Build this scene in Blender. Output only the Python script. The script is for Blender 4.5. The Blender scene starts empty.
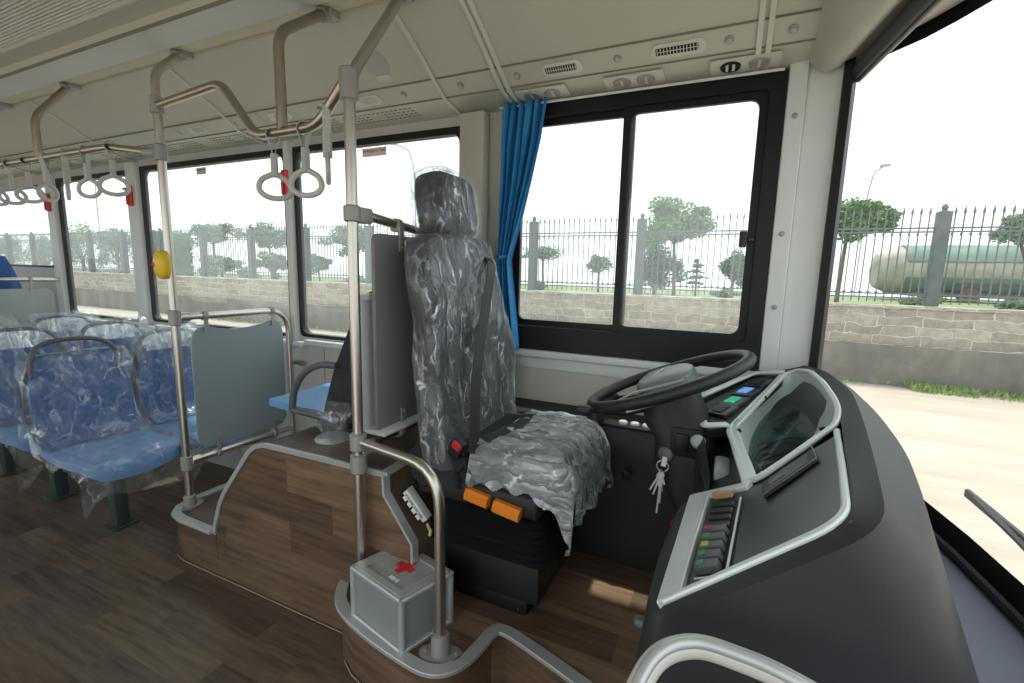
import bpy, bmesh, math, random
from mathutils import Vector, Matrix, noise
S = bpy.context.scene
COL = S.collection
V = Vector
PI = math.pi

# ------------------------------------------------------------------ camera
cd = bpy.data.cameras.new('camera')
cam = bpy.data.objects.new('camera', cd)
COL.objects.link(cam)
cd.sensor_width = 36.0
cd.lens = 465.0 / 1024 * 36
cd.clip_start = 0.02
cd.clip_end = 600
R = [[0.90534, 0.08383, -0.41634], [0.42404, -0.1241, 0.8971], [0.02354, -0.98872, -0.1479]]
cam.matrix_world = Matrix(((R[0][0], -R[0][1], -R[0][2], 0.0),
                           (R[1][0], -R[1][1], -R[1][2], 0.0),
                           (R[2][0], -R[2][1], -R[2][2], 1.35),
                           (0, 0, 0, 1)))
S.camera = cam

# ------------------------------------------------------------------ light
w = bpy.data.worlds.new('world')
S.world = w
w.use_nodes = True
wn = w.node_tree
wn.nodes.clear()
wo = wn.nodes.new('ShaderNodeOutputWorld')
wb = wn.nodes.new('ShaderNodeBackground')
wc = wn.nodes.new('ShaderNodeTexCoord')
wsx = wn.nodes.new('ShaderNodeSeparateXYZ')
wr = wn.nodes.new('ShaderNodeValToRGB')
wr.color_ramp.elements[0].position = 0.0
wr.color_ramp.elements[0].color = (0.88, 0.93, 0.97, 1)
wr.color_ramp.elements[1].position = 0.75
wr.color_ramp.elements[1].color = (0.95, 0.97, 1.0, 1)
wn.links.new(wc.outputs['Generated'], wsx.inputs[0])
wn.links.new(wsx.outputs['Z'], wr.inputs['Fac'])
wn.links.new(wr.outputs['Color'], wb.inputs['Color'])
wb.inputs['Strength'].default_value = 1.2
wn.links.new(wb.outputs[0], wo.inputs[0])

sd = bpy.data.lights.new('sun', 'SUN')
sun = bpy.data.objects.new('sun', sd)
COL.objects.link(sun)
sd.energy = 2.6
sd.angle = math.radians(1.5)
sd.color = (1.0, 0.95, 0.86)
sun.rotation_euler = (V((0.02, 0.215, 0.97)).to_track_quat('Z', 'Y')).to_euler()

vs = S.view_settings
vs.view_transform = 'Standard'
vs.look = 'None'
vs.gamma = 1.0
vs.exposure = 0.6
vs.use_curve_mapping = False

# ------------------------------------------------------------------ materials
def new_mat(name):
    m = bpy.data.materials.new(name)
    m.use_nodes = True
    nt = m.node_tree
    b = nt.nodes['Principled BSDF']
    return m, nt, b

def texco(nt, scale=(1, 1, 1), loc=(0, 0, 0), rot=(0, 0, 0)):
    g = nt.nodes.new('ShaderNodeNewGeometry')
    mp = nt.nodes.new('ShaderNodeMapping')
    mp.inputs['Scale'].default_value = scale
    mp.inputs['Location'].default_value = loc
    mp.inputs['Rotation'].default_value = rot
    nt.links.new(g.outputs['Position'], mp.inputs['Vector'])
    return mp.outputs[0]

def noise_tex(nt, vec, scale=5, detail=3, rough=0.5):
    n = nt.nodes.new('ShaderNodeTexNoise')
    n.inputs['Scale'].default_value = scale
    n.inputs['Detail'].default_value = detail
    n.inputs['Roughness'].default_value = rough
    nt.links.new(vec, n.inputs['Vector'])
    return n.outputs['Fac']

def ramp(nt, fac, stops):
    r = nt.nodes.new('ShaderNodeValToRGB')
    els = r.color_ramp.elements
    while len(els) < len(stops):
        els.new(0.5)
    for e, (p, c) in zip(els, stops):
        e.position = p
        e.color = (c[0], c[1], c[2], 1) if len(c) == 3 else c
    nt.links.new(fac, r.inputs['Fac'])
    return r.outputs['Color']

def plain(name, col, rough=0.5, metal=0.0, var=0.06, nscale=8, bump=0.0, bscale=200, coat=0.0, spec=0.5):
    m, nt, b = new_mat(name)
    vec = texco(nt)
    f = noise_tex(nt, vec, nscale, 4)
    lo = [max(0, c * (1 - var)) for c in col]
    hi = [min(1, c * (1 + var)) for c in col]
    nt.links.new(ramp(nt, f, [(0.3, lo), (0.7, hi)]), b.inputs['Base Color'])
    b.inputs['Roughness'].default_value = rough
    b.inputs['Metallic'].default_value = metal
    b.inputs['Coat Weight'].default_value = coat
    b.inputs['Specular IOR Level'].default_value = spec
    if bump:
        f2 = noise_tex(nt, vec, bscale, 2)
        bp = nt.nodes.new('ShaderNodeBump')
        bp.inputs['Strength'].default_value = bump
        bp.inputs['Distance'].default_value = 0.002
        nt.links.new(f2, bp.inputs['Height'])
        nt.links.new(bp.outputs[0], b.inputs['Normal'])
    return m

def wood(name, swap=False, dark=1.0, tint=(1, .97, .9)):
    """vinyl planks: long axis x; rows along y (floor) or z (vertical faces)"""
    m, nt, b = new_mat(name)
    g = nt.nodes.new('ShaderNodeNewGeometry')
    sp = nt.nodes.new('ShaderNodeSeparateXYZ')
    cb = nt.nodes.new('ShaderNodeCombineXYZ')
    nt.links.new(g.outputs['Position'], sp.inputs[0])
    nt.links.new(sp.outputs['X'], cb.inputs['X'])
    nt.links.new(sp.outputs['Z' if swap else 'Y'], cb.inputs['Y'])
    br = nt.nodes.new('ShaderNodeTexBrick')
    br.inputs['Scale'].default_value = 1.0
    br.inputs['Brick Width'].default_value = 0.62
    br.inputs['Row Height'].default_value = 0.125
    br.inputs['Mortar Size'].default_value = 0.0012
    br.inputs['Mortar Smooth'].default_value = 0.2
    br.inputs['Bias'].default_value = 0.0
    br.offset = 0.37
    br.inputs['Color1'].default_value = (0, 0, 0, 1)
    br.inputs['Color2'].default_value = (1, 1, 1, 1)
    br.inputs['Mortar'].default_value = (0.0, 0.0, 0.0, 1)
    nt.links.new(cb.outputs[0], br.inputs['Vector'])
    mp = nt.nodes.new('ShaderNodeMapping')
    mp.inputs['Scale'].default_value = (2.2, 26, 1)
    nt.links.new(cb.outputs[0], mp.inputs['Vector'])
    ad = nt.nodes.new('ShaderNodeVectorMath')
    ad.operation = 'ADD'
    nt.links.new(mp.outputs[0], ad.inputs[0])
    sc = nt.nodes.new('ShaderNodeVectorMath')
    sc.operation = 'SCALE'
    sc.inputs['Scale'].default_value = 13.0
    nt.links.new(br.outputs['Color'], sc.inputs[0])
    nt.links.new(sc.outputs[0], ad.inputs[1])
    gr = noise_tex(nt, ad.outputs[0], 1.6, 6, 0.6)
    d = dark
    tone = ramp(nt, br.outputs['Color'], [(0.0, (0.118 * d, 0.088 * d, 0.064 * d)), (0.35, (0.074 * d, 0.056 * d, 0.043 * d)),
                                          (0.6, (0.158 * d, 0.120 * d, 0.084 * d)), (1.0, (0.095 * d, 0.077 * d, 0.062 * d))])
    grc = ramp(nt, gr, [(0.3, [.5 * x for x in tint]), (0.52, tint), (0.75, [1.4 * x for x in tint])])
    mx = nt.nodes.new('ShaderNodeMixRGB')
    mx.blend_type = 'MULTIPLY'
    mx.inputs['Fac'].default_value = 1.0
    nt.links.new(tone, mx.inputs[1])
    nt.links.new(grc, mx.inputs[2])
    nt.links.new(mx.outputs[0], b.inputs['Base Color'])
    b.inputs['Roughness'].default_value = 0.36
    b.inputs['Specular IOR Level'].default_value = 0.55
    bp = nt.nodes.new('ShaderNodeBump')
    bp.inputs['Strength'].default_value = 0.15
    bp.inputs['Distance'].default_value = 0.002
    nt.links.new(gr, bp.inputs['Height'])
    nt.links.new(bp.outputs[0], b.inputs['Normal'])
    return m

def steel(name, col=(0.62, 0.56, 0.5), rough=0.28):
    m, nt, b = new_mat(name)
    f = noise_tex(nt, texco(nt, (60, 60, 3)), 6, 3)
    nt.links.new(ramp(nt, f, [(0.3, [c * 0.9 for c in col]), (0.7, col)]), b.inputs['Base Color'])
    b.inputs['Metallic'].default_value = 1.0
    b.inputs['Roughness'].default_value = rough
    return m

def film(name, tint=(0.78, 0.83, 0.85), base=0.10, peak=0.85, scale=9, stretch=(1, 1, 0.35), width=0.045, rot=(0.2, 0.25, 0.1), dist=.3, gloss=.42):
    """crumpled clear polythene: glints painted as thin bright creases over a clear sheet"""
    m, nt, b = new_mat(name)
    nt.nodes.remove(b)
    out = nt.nodes['Material Output']
    L = nt.links.new
    g = nt.nodes.new('ShaderNodeNewGeometry')
    def math_(op, a_, b_=None, clamp=False):
        n = nt.nodes.new('ShaderNodeMath')
        n.operation = op
        n.use_clamp = clamp
        for i, x in enumerate((a_, b_)):
            if x is None: continue
            if isinstance(x, (int, float)): n.inputs[i].default_value = x
            else: L(x, n.inputs[i])
        return n.outputs[0]
    wn_ = nt.nodes.new('ShaderNodeTexNoise')
    wn_.inputs['Scale'].default_value = 9
    wn_.inputs['Detail'].default_value = 3
    L(g.outputs['Position'], wn_.inputs['Vector'])
    wp_ = nt.nodes.new('ShaderNodeMixRGB')
    wp_.blend_type = 'LINEAR_LIGHT'
    wp_.inputs['Fac'].default_value = dist * .12
    L(g.outputs['Position'], wp_.inputs[1])
    L(wn_.outputs['Color'], wp_.inputs[2])
    def creases(sc, wd, seed, rt):
        mp = nt.nodes.new('ShaderNodeMapping')
        mp.inputs['Scale'].default_value = stretch
        mp.inputs['Rotation'].default_value = rt
        mp.inputs['Location'].default_value = (seed, seed * .7, seed * 1.3)
        L(wp_.outputs[0], mp.inputs['Vector'])
        o_ = []
        for ft in ('DISTANCE_TO_EDGE', 'F1'):
            v_ = nt.nodes.new('ShaderNodeTexVoronoi')
            v_.feature = ft
            v_.inputs['Scale'].default_value = sc
            L(mp.outputs[0], v_.inputs['Vector'])
            o_.append(v_)
        ln = math_('SUBTRACT', 1.0, math_('DIVIDE', o_[0].outputs['Distance'], wd), True)
        bw = nt.nodes.new('ShaderNodeSeparateColor')
        L(o_[1].outputs['Color'], bw.inputs[0])
        return ln, bw.outputs[0], o_[0].outputs['Distance']
    c1, f1, h1 = creases(scale, width, 0.0, rot)
    c2, f2, h2 = creases(scale * 2.4, width * 1.4, 3.7, (rot[0] + .4, rot[1] - .5, rot[2] + .3))
    patch = noise_tex(nt, g.outputs['Position'], 11, 3, .6)
    pm = ramp(nt, patch, [(0.50, (0.03,) * 3), (0.68, (1, 1, 1))])
    patch2 = noise_tex(nt, g.outputs['Position'], 17, 3, .6)
    pm2 = ramp(nt, patch2, [(0.52, (0.0,) * 3), (0.72, (1, 1, 1))])
    s_ = math_('MAXIMUM', math_('MULTIPLY', c1, pm), math_('MULTIPLY', c2, pm2))
    fc = math_('ADD', math_('MULTIPLY', math_('POWER', f1, 3.0), 0.55), math_('MULTIPLY', math_('POWER', f2, 4.0), 0.75))
    haze = math_('MULTIPLY', base, math_('ADD', .7, math_('MULTIPLY', fc, 1.25)))  # painted sheen: opacity varies per facet in place of differing reflections
    lw = nt.nodes.new('ShaderNodeLayerWeight')
    lw.inputs['Blend'].default_value = 0.25
    edge = math_('MULTIPLY', math_('POWER', lw.outputs['Facing'], 2.0), 0.45)
    fac = math_('ADD', math_('ADD', math_('MULTIPLY', s_, peak), haze), edge, True)
    hh = math_('ADD', math_('MULTIPLY', h1, .8), math_('MULTIPLY', h2, .5))
    bp = nt.nodes.new('ShaderNodeBump')
    bp.inputs['Strength'].default_value = 1.0
    bp.inputs['Distance'].default_value = 0.012
    L(hh, bp.inputs['Height'])
    gl = nt.nodes.new('ShaderNodeBsdfGlossy')
    gl.inputs['Roughness'].default_value = 0.2
    gl.inputs['Color'].default_value = (0.92, 0.96, 1, 1)
    L(bp.outputs[0], gl.inputs['Normal'])
    df = nt.nodes.new('ShaderNodeBsdfDiffuse')
    df.inputs['Color'].default_value = (*tint, 1)
    L(bp.outputs[0], df.inputs['Normal'])
    mx1 = nt.nodes.new('ShaderNodeMixShader')
    mx1.inputs[0].default_value = gloss
    L(df.outputs[0], mx1.inputs[1])
    L(gl.outputs[0], mx1.inputs[2])
    tr = nt.nodes.new('ShaderNodeBsdfTransparent')
    tr.inputs['Color'].default_value = (0.96, 0.975, 0.98, 1)
    mx2 = nt.nodes.new('ShaderNodeMixShader')
    L(fac, mx2.inputs[0])
    L(tr.outputs[0], mx2.inputs[1])
    L(mx1.outputs[0], mx2.inputs[2])
    L(mx2.outputs[0], out.inputs['Surface'])
    return m

def glass(name, tint=(0.95, 0.98, 0.97), veil=0.05, gloss=0.05):
    m, nt, b = new_mat(name)
    nt.nodes.remove(b)
    out = nt.nodes['Material Output']
    f = noise_tex(nt, texco(nt), 3, 3)
    tr = nt.nodes.new('ShaderNodeBsdfTransparent')
    tr.inputs['Color'].default_value = (*tint, 1)
    gl = nt.nodes.new('ShaderNodeBsdfGlossy')
    gl.inputs['Roughness'].default_value = 0.02
    tl = nt.nodes.new('ShaderNodeBsdfTranslucent')
    tl.inputs['Color'].default_value = (0.85, 0.9, 0.92, 1)
    a = nt.nodes.new('ShaderNodeMixShader')
    a.inputs[0].default_value = gloss
    nt.links.new(tr.outputs[0], a.inputs[1])
    nt.links.new(gl.outputs[0], a.inputs[2])
    c = nt.nodes.new('ShaderNodeMixShader')
    vf = nt.nodes.new('ShaderNodeMath')
    vf.operation = 'MULTIPLY'
    vf.inputs[1].default_value = veil * 2
    nt.links.new(f, vf.inputs[0])
    nt.links.new(vf.outputs[0], c.inputs[0])
    nt.links.new(a.outputs[0], c.inputs[1])
    nt.links.new(tl.outputs[0], c.inputs[2])
    nt.links.new(c.outputs[0], out.inputs['Surface'])
    return m

M = {}
M['wood'] = wood('vinyl_planks')
M['wood_v'] = wood('vinyl_planks_upright', True, 1.25, (1.12, .93, .78))
M['wood_lit'] = wood('vinyl_planks_driver_lit', False, 1.65, (1.12, .95, .8))  # same planks in a lighter tone, standing in for more light here
M['cream'] = plain('cream_panel', (0.48, 0.47, 0.41), 0.5)
M['ceil'] = plain('ceiling_panel', (0.50, 0.51, 0.435), 0.42, var=0.03, nscale=3)
M['rib'] = plain('ceiling_rib', (0.60, 0.61, 0.55), 0.45, var=0.02)
M['duct'] = plain('duct_cover', (0.47, 0.50, 0.50), 0.5, var=0.04, nscale=2.5)
M['chan'] = plain('channel_olive', (0.50, 0.48, 0.38), 0.6)
M['seam'] = plain('dark_seam', (0.20, 0.20, 0.16), 0.8)
M['white'] = plain('white_panel', (0.66, 0.69, 0.68), 0.45, var=0.03)
M['wallgrey'] = plain('wall_grey', (0.50, 0.51, 0.48), 0.5, var=0.04)
M['black'] = plain('black_frame', (0.007, 0.008, 0.009), 0.45, spec=0.3)
M['blackm'] = plain('black_plastic', (0.012, 0.013, 0.015), 0.5, bump=0.3, bscale=400)
M['dash'] = plain('dash_charcoal', (0.023, 0.0245, 0.028), 0.5, var=0.1, bump=0.15, bscale=500)
M['dashtop'] = plain('dash_panel_dark', (0.014, 0.017, 0.018), 0.33, bump=0.1, bscale=500)
M['silver'] = plain('silver_trim', (0.66, 0.73, 0.71), 0.38, metal=0.25, var=0.04)
M['mint'] = plain('grey_green_plastic', (0.33, 0.40, 0.385), 0.45)
M['grey'] = plain('cast_grey', (0.33, 0.33, 0.32), 0.5, metal=0.3)
M['panel'] = plain('partition_laminate', (0.26, 0.32, 0.34), 0.35, var=0.05, nscale=3)
M['panel2'] = plain('partition_grey', (0.22, 0.22, 0.215), 0.4, var=0.04)
M['steel'] = steel('brushed_steel', (0.63, 0.59, 0.53), 0.34)
M['steel2'] = steel('bronze_steel', (0.48, 0.43, 0.34), 0.34)
M['alu'] = plain('aluminium_trim', (0.52, 0.55, 0.55), 0.38, metal=0.45, var=0.04)
M['film'] = film('plastic_film', base=.14, peak=.6, scale=12, stretch=(1, 1, .45), width=.05, rot=(.5, .2, .1), dist=.5)
M['film2'] = film('plastic_film_taut', base=.13, peak=.4, scale=11, stretch=(1.2, 1.2, .2), width=.05, rot=(.5, .2, 0), dist=.3)
M['filmw'] = film('plastic_film_white', (.85, .9, .92), base=.62, peak=.4, scale=14, stretch=(1.2, 1.2, .25), width=.06, rot=(.6, .2, 0), dist=.3)
M['filmd'] = film('plastic_film_driver', (0.72, 0.77, 0.79), base=.12, peak=.8, scale=15, stretch=(1.0, 1.0, .24), width=.06, rot=(.35, .25, 0), dist=.3)
M['filmc'] = film('plastic_film_cushion', (0.76, 0.82, 0.84), base=.30, peak=.75, scale=15, stretch=(.26, 1.2, 1), width=.06, rot=(0, 0, .6), dist=.3, gloss=.22)
M['mint_lit'] = plain('lit_hood_plastic', (0.50, 0.58, 0.56), 0.4)  # mint plastic made paler, highlight put into the hood colour
M['blue'] = plain('blue_fabric', (0.035, 0.115, 0.33), 0.8, var=0.25, nscale=60)
M['blue_l'] = plain('blue_plastic', (0.12, 0.30, 0.60), 0.45, var=0.08)
M['blue_p'] = plain('pale_blue_piping', (0.42, 0.52, 0.6), 0.5)
M['seatgrey'] = plain('seat_shell_grey', (0.10, 0.105, 0.11), 0.45)
M['seatblack'] = plain('seat_fabric_black', (0.022, 0.025, 0.029), 0.85, var=0.25, nscale=80)
M['green_leg'] = plain('green_grey_paint', (0.045, 0.075, 0.07), 0.4)
M['curtain'] = plain('curtain_blue', (0.022, 0.22, 0.50), 0.75, var=0.12, nscale=20)
M['red'] = plain('red_plastic', (0.62, 0.02, 0.02), 0.4)
M['orange'] = plain('orange_plastic', (0.85, 0.25, 0.015), 0.45)
M['yellow'] = plain('yellow_plastic', (0.80, 0.52, 0.01), 0.4)
M['strap'] = plain('strap_grey', (0.46, 0.47, 0.45), 0.55)
M['ring'] = plain('strap_ring_grey', (0.50, 0.51, 0.48), 0.4)
M['glass'] = glass('window_glass')  # whitish veil mixed in to imitate the overexposed, washed-out view outside
M['glassf'] = glass('windscreen_glass', (0.96, 0.985, 0.98), 0.04, 0.03)
M['lens'] = plain('dark_lens', (0.09, 0.125, 0.13), 0.12)
M['cover'] = glass('instrument_cover', (0.75, 0.84, 0.84), 0.16, 0.10)
M['aluside'] = plain('box_panel_grey', (0.30, 0.35, 0.35), 0.38, metal=0.25, var=0.06)
M['paper'] = plain('white_print', (0.8, 0.8, 0.8), 0.5)
M['btn'] = plain('white_button', (0.7, 0.7, 0.7), 0.4)

def emis(name, col, st):
    m, nt, b = new_mat(name)
    f = noise_tex(nt, texco(nt), 60, 2)
    c = ramp(nt, f, [(0.35, [x * 0.6 for x in col]), (0.65, col)])
    nt.links.new(c, b.inputs['Base Color'])
    nt.links.new(c, b.inputs['Emission Color'])
    b.inputs['Emission Strength'].default_value = st
    b.inputs['Roughness'].default_value = 0.2
    return m
M['scr_g'] = emis('green_screen', (0.02, 0.45, 0.20), 0.5)
M['scr_b'] = emis('blue_screen', (0.15, 0.35, 0.75), 0.6)

# ------------------------------------------------------------------ mesh helpers
def nb():
    return bmesh.new()

def obj(name, bm, mat, parent=None, ang=40, bev=0):
    me = bpy.data.meshes.new(name)
    bmesh.ops.recalc_face_normals(bm, faces=bm.faces[:])
    bm.to_mesh(me)
    bm.free()
    mats = mat if isinstance(mat, (list, tuple)) else [mat]
    for mm in mats:
        me.materials.append(mm)
    me.shade_smooth()
    if ang < 179:
        me.set_sharp_from_angle(angle=math.radians(ang))
    o = bpy.data.objects.new(name, me)
    COL.objects.link(o)
    if parent:
        o.parent = parent
        if parent.type == 'EMPTY':
            o.matrix_parent_inverse = parent.matrix_basis.inverted()
    if bev:
        md = o.modifiers.new('bevel', 'BEVEL')
        md.width = bev
        md.segments = 2
        md.limit_method = 'ANGLE'
    return o

def thing(name, label, cat, loc=(0, 0, 0), group=None):
    o = bpy.data.objects.new(name, None)
    COL.objects.link(o)
    o.location = loc
    o.empty_display_size = 0.05
    o['label'] = label
    o['category'] = cat
    if group:
        o['group'] = group
    return o

def tag(o, label, cat, group=None, kind=None):
    o['label'] = label
    o['category'] = cat
    if group:
        o['group'] = group
    if kind:
        o['kind'] = kind
    return o

def struct(name, bm, mat, ang=40, bev=0):
    o = obj(name, bm, mat, None, ang, bev)
    o['kind'] = 'structure'
    return o

def dup(root, loc, label=None, rotz=None):
    r = root.copy()
    COL.objects.link(r)
    r.location = loc
    if rotz is not None:
        r.rotation_euler = (0, 0, rotz)
    if label:
        r['label'] = label
    for ch in list(root.children):
        c = ch.copy()
        COL.objects.link(c)
        mi = ch.matrix_parent_inverse.copy()
        c.parent = r
        c.matrix_parent_inverse = mi
        for g in ch.children:
            d = g.copy()
            COL.objects.link(d)
            mj = g.matrix_parent_inverse.copy()
            d.parent = c
            d.matrix_parent_inverse = mj
    return r

def box(bm, lo, hi, rot=None, piv=None, bev=0):
    lo = V(lo); hi = V(hi)
    c = (lo + hi) / 2
    s = hi - lo
    t = bmesh.new()
    bmesh.ops.create_cube(t, size=1.0)
    for v in t.verts:
        v.co = V((v.co.x * s.x, v.co.y * s.y, v.co.z * s.z))
    if bev:
        bmesh.ops.bevel(t, geom=t.edges[:], offset=bev, segments=2, affect='EDGES', profile=0.5)
    mt = Matrix.Translation(c)
    if rot is not None:
        p = V(piv) if piv is not None else c
        mt = Matrix.Translation(p) @ rot @ Matrix.Translation(c - p)
    for v in t.verts:
        v.co = mt @ v.co
    merge(bm, t)

def merge(bm, t):
    me = bpy.data.meshes.new('tmp')
    t.to_mesh(me)
    t.free()
    bm.from_mesh(me)
    bpy.data.meshes.remove(me)

def RY(a): return Matrix.Rotation(a, 4, 'Y')
def RX(a): return Matrix.Rotation(a, 4, 'X')
def RZ(a): return Matrix.Rotation(a, 4, 'Z')

def fillet(pts, rad, n=6):
    pts = [V(p) for p in pts]
    out = [pts[0]]
    for i in range(1, len(pts) - 1):
        a, b, c = pts[i - 1], pts[i], pts[i + 1]
        r = min(rad, (a - b).length * 0.48, (c - b).length * 0.48)
        p0 = b + (a - b).normalized() * r
        p2 = b + (c - b).normalized() * r
        for k in range(n + 1):
            t = k / n
            out.append(p0 * (1 - t) ** 2 + b * 2 * t * (1 - t) + p2 * t * t)
    out.append(pts[-1])
    return out

def sweep(bm, pts, prof, up=None, closed=False, scale=None):
    """sweep closed 2-D profile [(a,b)] along pts; a = side axis, b = up axis"""
    pts = [V(p) for p in pts]
    n = len(pts)
    rings = []
    pu = None
    for i, p in enumerate(pts):
        if closed:
            t = (pts[(i + 1) % n] - pts[i - 1])
        else:
            t = pts[min(i + 1, n - 1)] - pts[max(i - 1, 0)]
        if t.length < 1e-9:
            t = V((1, 0, 0))
        t.normalize()
        if up is not None:
            u = V(up) - t * V(up).dot(t)
            if u.length < 1e-4:
                u = pu if pu is not None else t.orthogonal()
        else:
            if pu is None:
                u = t.orthogonal()
            else:
                u = pu - t * pu.dot(t)
        u.normalize()
        pu = u
        s = t.cross(u)
        k = scale[i] if scale else 1.0
        rings.append([bm.verts.new(p + s * a * k + u * b * k) for a, b in prof])
    m = len(prof)
    rng = range(n) if closed else range(n - 1)
    for i in rng:
        A, B = rings[i], rings[(i + 1) % n]
        for j in range(m):
            bm.faces.new((A[j], A[(j + 1) % m], B[(j + 1) % m], B[j]))
    if not closed:
        bm.faces.new(rings[0][::-1])
        bm.faces.new(rings[-1])

def circ(r, seg=14):
    return [(r * math.cos(2 * PI * k / seg), r * math.sin(2 * PI * k / seg)) for k in range(seg)]

def rect(wd, h, b=0.0015):
    x, y = wd / 2, h / 2
    return [(-x + b, -y), (x - b, -y), (x, -y + b), (x, y - b), (x - b, y), (-x + b, y), (-x, y - b), (-x, -y + b)]

def tube(bm, pts, r, fil=0.0, seg=14, closed=False, scale=None):
    if fil:
        pts = fillet(pts, fil)
    sweep(bm, pts, circ(r, seg), None, closed, scale)

def cyl(bm, p0, p1, r, seg=20):
    sweep(bm, [p0, p1], circ(r, seg))

def lathe(bm, c, axis, prof, seg=28):
    """prof = [(r, h)] along axis from c"""
    c = V(c); ax = V(axis).normalized()
    u = ax.orthogonal().normalized()
    s = ax.cross(u)
    rings = []
    for r, h in prof:
        r = max(r, 1e-5)
        rings.append([bm.verts.new(c + ax * h + (u * math.cos(2 * PI * k / seg) + s * math.sin(2 * PI * k / seg)) * r) for k in range(seg)])
    for A, B in zip(rings, rings[1:]):
        for j in range(seg):
            bm.faces.new((A[j], A[(j + 1) % seg], B[(j + 1) % seg], B[j]))
    bm.faces.new(rings[0][::-1])
    bm.faces.new(rings[-1])

def prism(bm, poly, vec):
    a = [bm.verts.new(V(p)) for p in poly]
    b = [bm.verts.new(V(p) + V(vec)) for p in poly]
    bm.faces.new(a[::-1])
    bm.faces.new(b)
    n = len(poly)
    for i in range(n):
        bm.faces.new((a[i], a[(i + 1) % n], b[(i + 1) % n], b[i]))

def loft(bm, rings, closed=True, cap=True):
    R_ = [[bm.verts.new(V(p)) for p in r] for r in rings]
    m = len(R_[0])
    for A, B in zip(R_, R_[1:]):
        for j in range(m if closed else m - 1):
            bm.faces.new((A[j], A[(j + 1) % m], B[(j + 1) % m], B[j]))
    if cap and closed:
        bm.faces.new(R_[0][::-1])
        bm.faces.new(R_[-1])
    return R_

def sgn(v, e):
    return math.copysign(abs(v) ** e, v)

def superell(bm, c, dim, e1=0.5, e2=0.5, nu=28, nv=16, mt=None, disp=None):
    """rounded block; dim = half sizes"""
    c = V(c)
    rings = []
    for i in range(nv + 1):
        ph = -PI / 2 + PI * i / nv
        ring = []
        for j in range(nu):
            th = 2 * PI * j / nu
            p = V((dim[0] * sgn(math.cos(ph), e1) * sgn(math.cos(th), e2),
                   dim[1] * sgn(math.cos(ph), e1) * sgn(math.sin(th), e2),
                   dim[2] * sgn(math.sin(ph), e1)))
            if mt is not None:
                p = mt @ p
            p = p + c
            if disp:
                p = disp(p, c)
            ring.append(p)
        rings.append(ring)
    R_ = [[bm.verts.new(p) for p in r] for r in rings[1:-1]]
    for A, B in zip(R_, R_[1:]):
        for j in range(nu):
            bm.faces.new((A[j], A[(j + 1) % nu], B[(j + 1) % nu], B[j]))
    b0 = bm.verts.new(sum(rings[0], V()) / nu)
    b1 = bm.verts.new(sum(rings[-1], V()) / nu)
    for j in range(nu):
        bm.faces.new((b0, R_[0][(j + 1) % nu], R_[0][j]))
        bm.faces.new((b1, R_[-1][j], R_[-1][(j + 1) % nu]))

def surf(bm, fn, nu, nv, thick=None):
    """grid surface fn(u,v) u,v in 0..1; thick: vector or float along normals -> closed slab"""
    P = [[V(fn(i / nu, j / nv)) for j in range(nv + 1)] for i in range(nu + 1)]
    A = [[bm.verts.new(p) for p in r] for r in P]
    for i in range(nu):
        for j in range(nv):
            bm.faces.new((A[i][j], A[i + 1][j], A[i + 1][j + 1], A[i][j + 1]))
    if thick is None:
        return
    def nrm(i, j):
        a = P[min(i + 1, nu)][j] - P[max(i - 1, 0)][j]
        b = P[i][min(j + 1, nv)] - P[i][max(j - 1, 0)]
        return a.cross(b).normalized()
    B = [[bm.verts.new(P[i][j] + (V(thick) if not isinstance(thick, float) else nrm(i, j) * thick)) for j in range(nv + 1)] for i in range(nu + 1)]
    for i in range(nu):
        for j in range(nv):
            bm.faces.new((B[i][j], B[i][j + 1], B[i + 1][j + 1], B[i + 1][j]))
    for i in range(nu):
        bm.faces.new((A[i][0], B[i][0], B[i + 1][0], A[i + 1][0]))
        bm.faces.new((A[i][nv], A[i + 1][nv], B[i + 1][nv], B[i][nv]))
    for j in range(nv):
        bm.faces.new((A[0][j], A[0][j + 1], B[0][j + 1], B[0][j]))
        bm.faces.new((A[nu][j], B[nu][j], B[nu][j + 1], A[nu][j + 1]))

def interp(tab, x):
    if x <= tab[0][0]:
        return tab[0][1]
    for (a, b), (c, d) in zip(tab, tab[1:]):
        if x <= c:
            t = (x - a) / (c - a)
            return b + (d - b) * t
    return tab[-1][1]

def rrect(cx, cz, hw, hh, r, n=5):
    """rounded rectangle outline points (a,b)"""
    out = []
    for sx, sz, a0 in ((1, 1, 0), (-1, 1, PI / 2), (-1, -1, PI), (1, -1, 3 * PI / 2)):
        for k in range(n + 1):
            a = a0 + PI / 2 * k / n
            out.append((cx + sx * (hw - r) + r * math.cos(a), cz + sz * (hh - r) + r * math.sin(a)))
    return out

def catmull(pts, n=6, closed=False):
    pts = [V(p) for p in pts]
    m = len(pts)
    out = []
    rg = range(m) if closed else range(m - 1)
    for i in rg:
        if closed:
            p0, p1, p2, p3 = pts[i - 1], pts[i], pts[(i + 1) % m], pts[(i + 2) % m]
        else:
            p0, p1, p2, p3 = pts[max(i - 1, 0)], pts[i], pts[i + 1], pts[min(i + 2, m - 1)]
        for k in range(n):
            t = k / n
            out.append(0.5 * ((2 * p1) + (p2 - p0) * t + (2 * p0 - 5 * p1 + 4 * p2 - p3) * t * t + (3 * p1 - p0 - 3 * p2 + p3) * t ** 3))
    if not closed:
        out.append(pts[-1])
    return out

# ================================================================== SETTING
YW = 1.90          # inner face of the driver-side wall
YR = -0.54         # inner face of the door-side wall
YC = 0.68          # centre line of the bus
XB = -8.2          # rear

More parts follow.
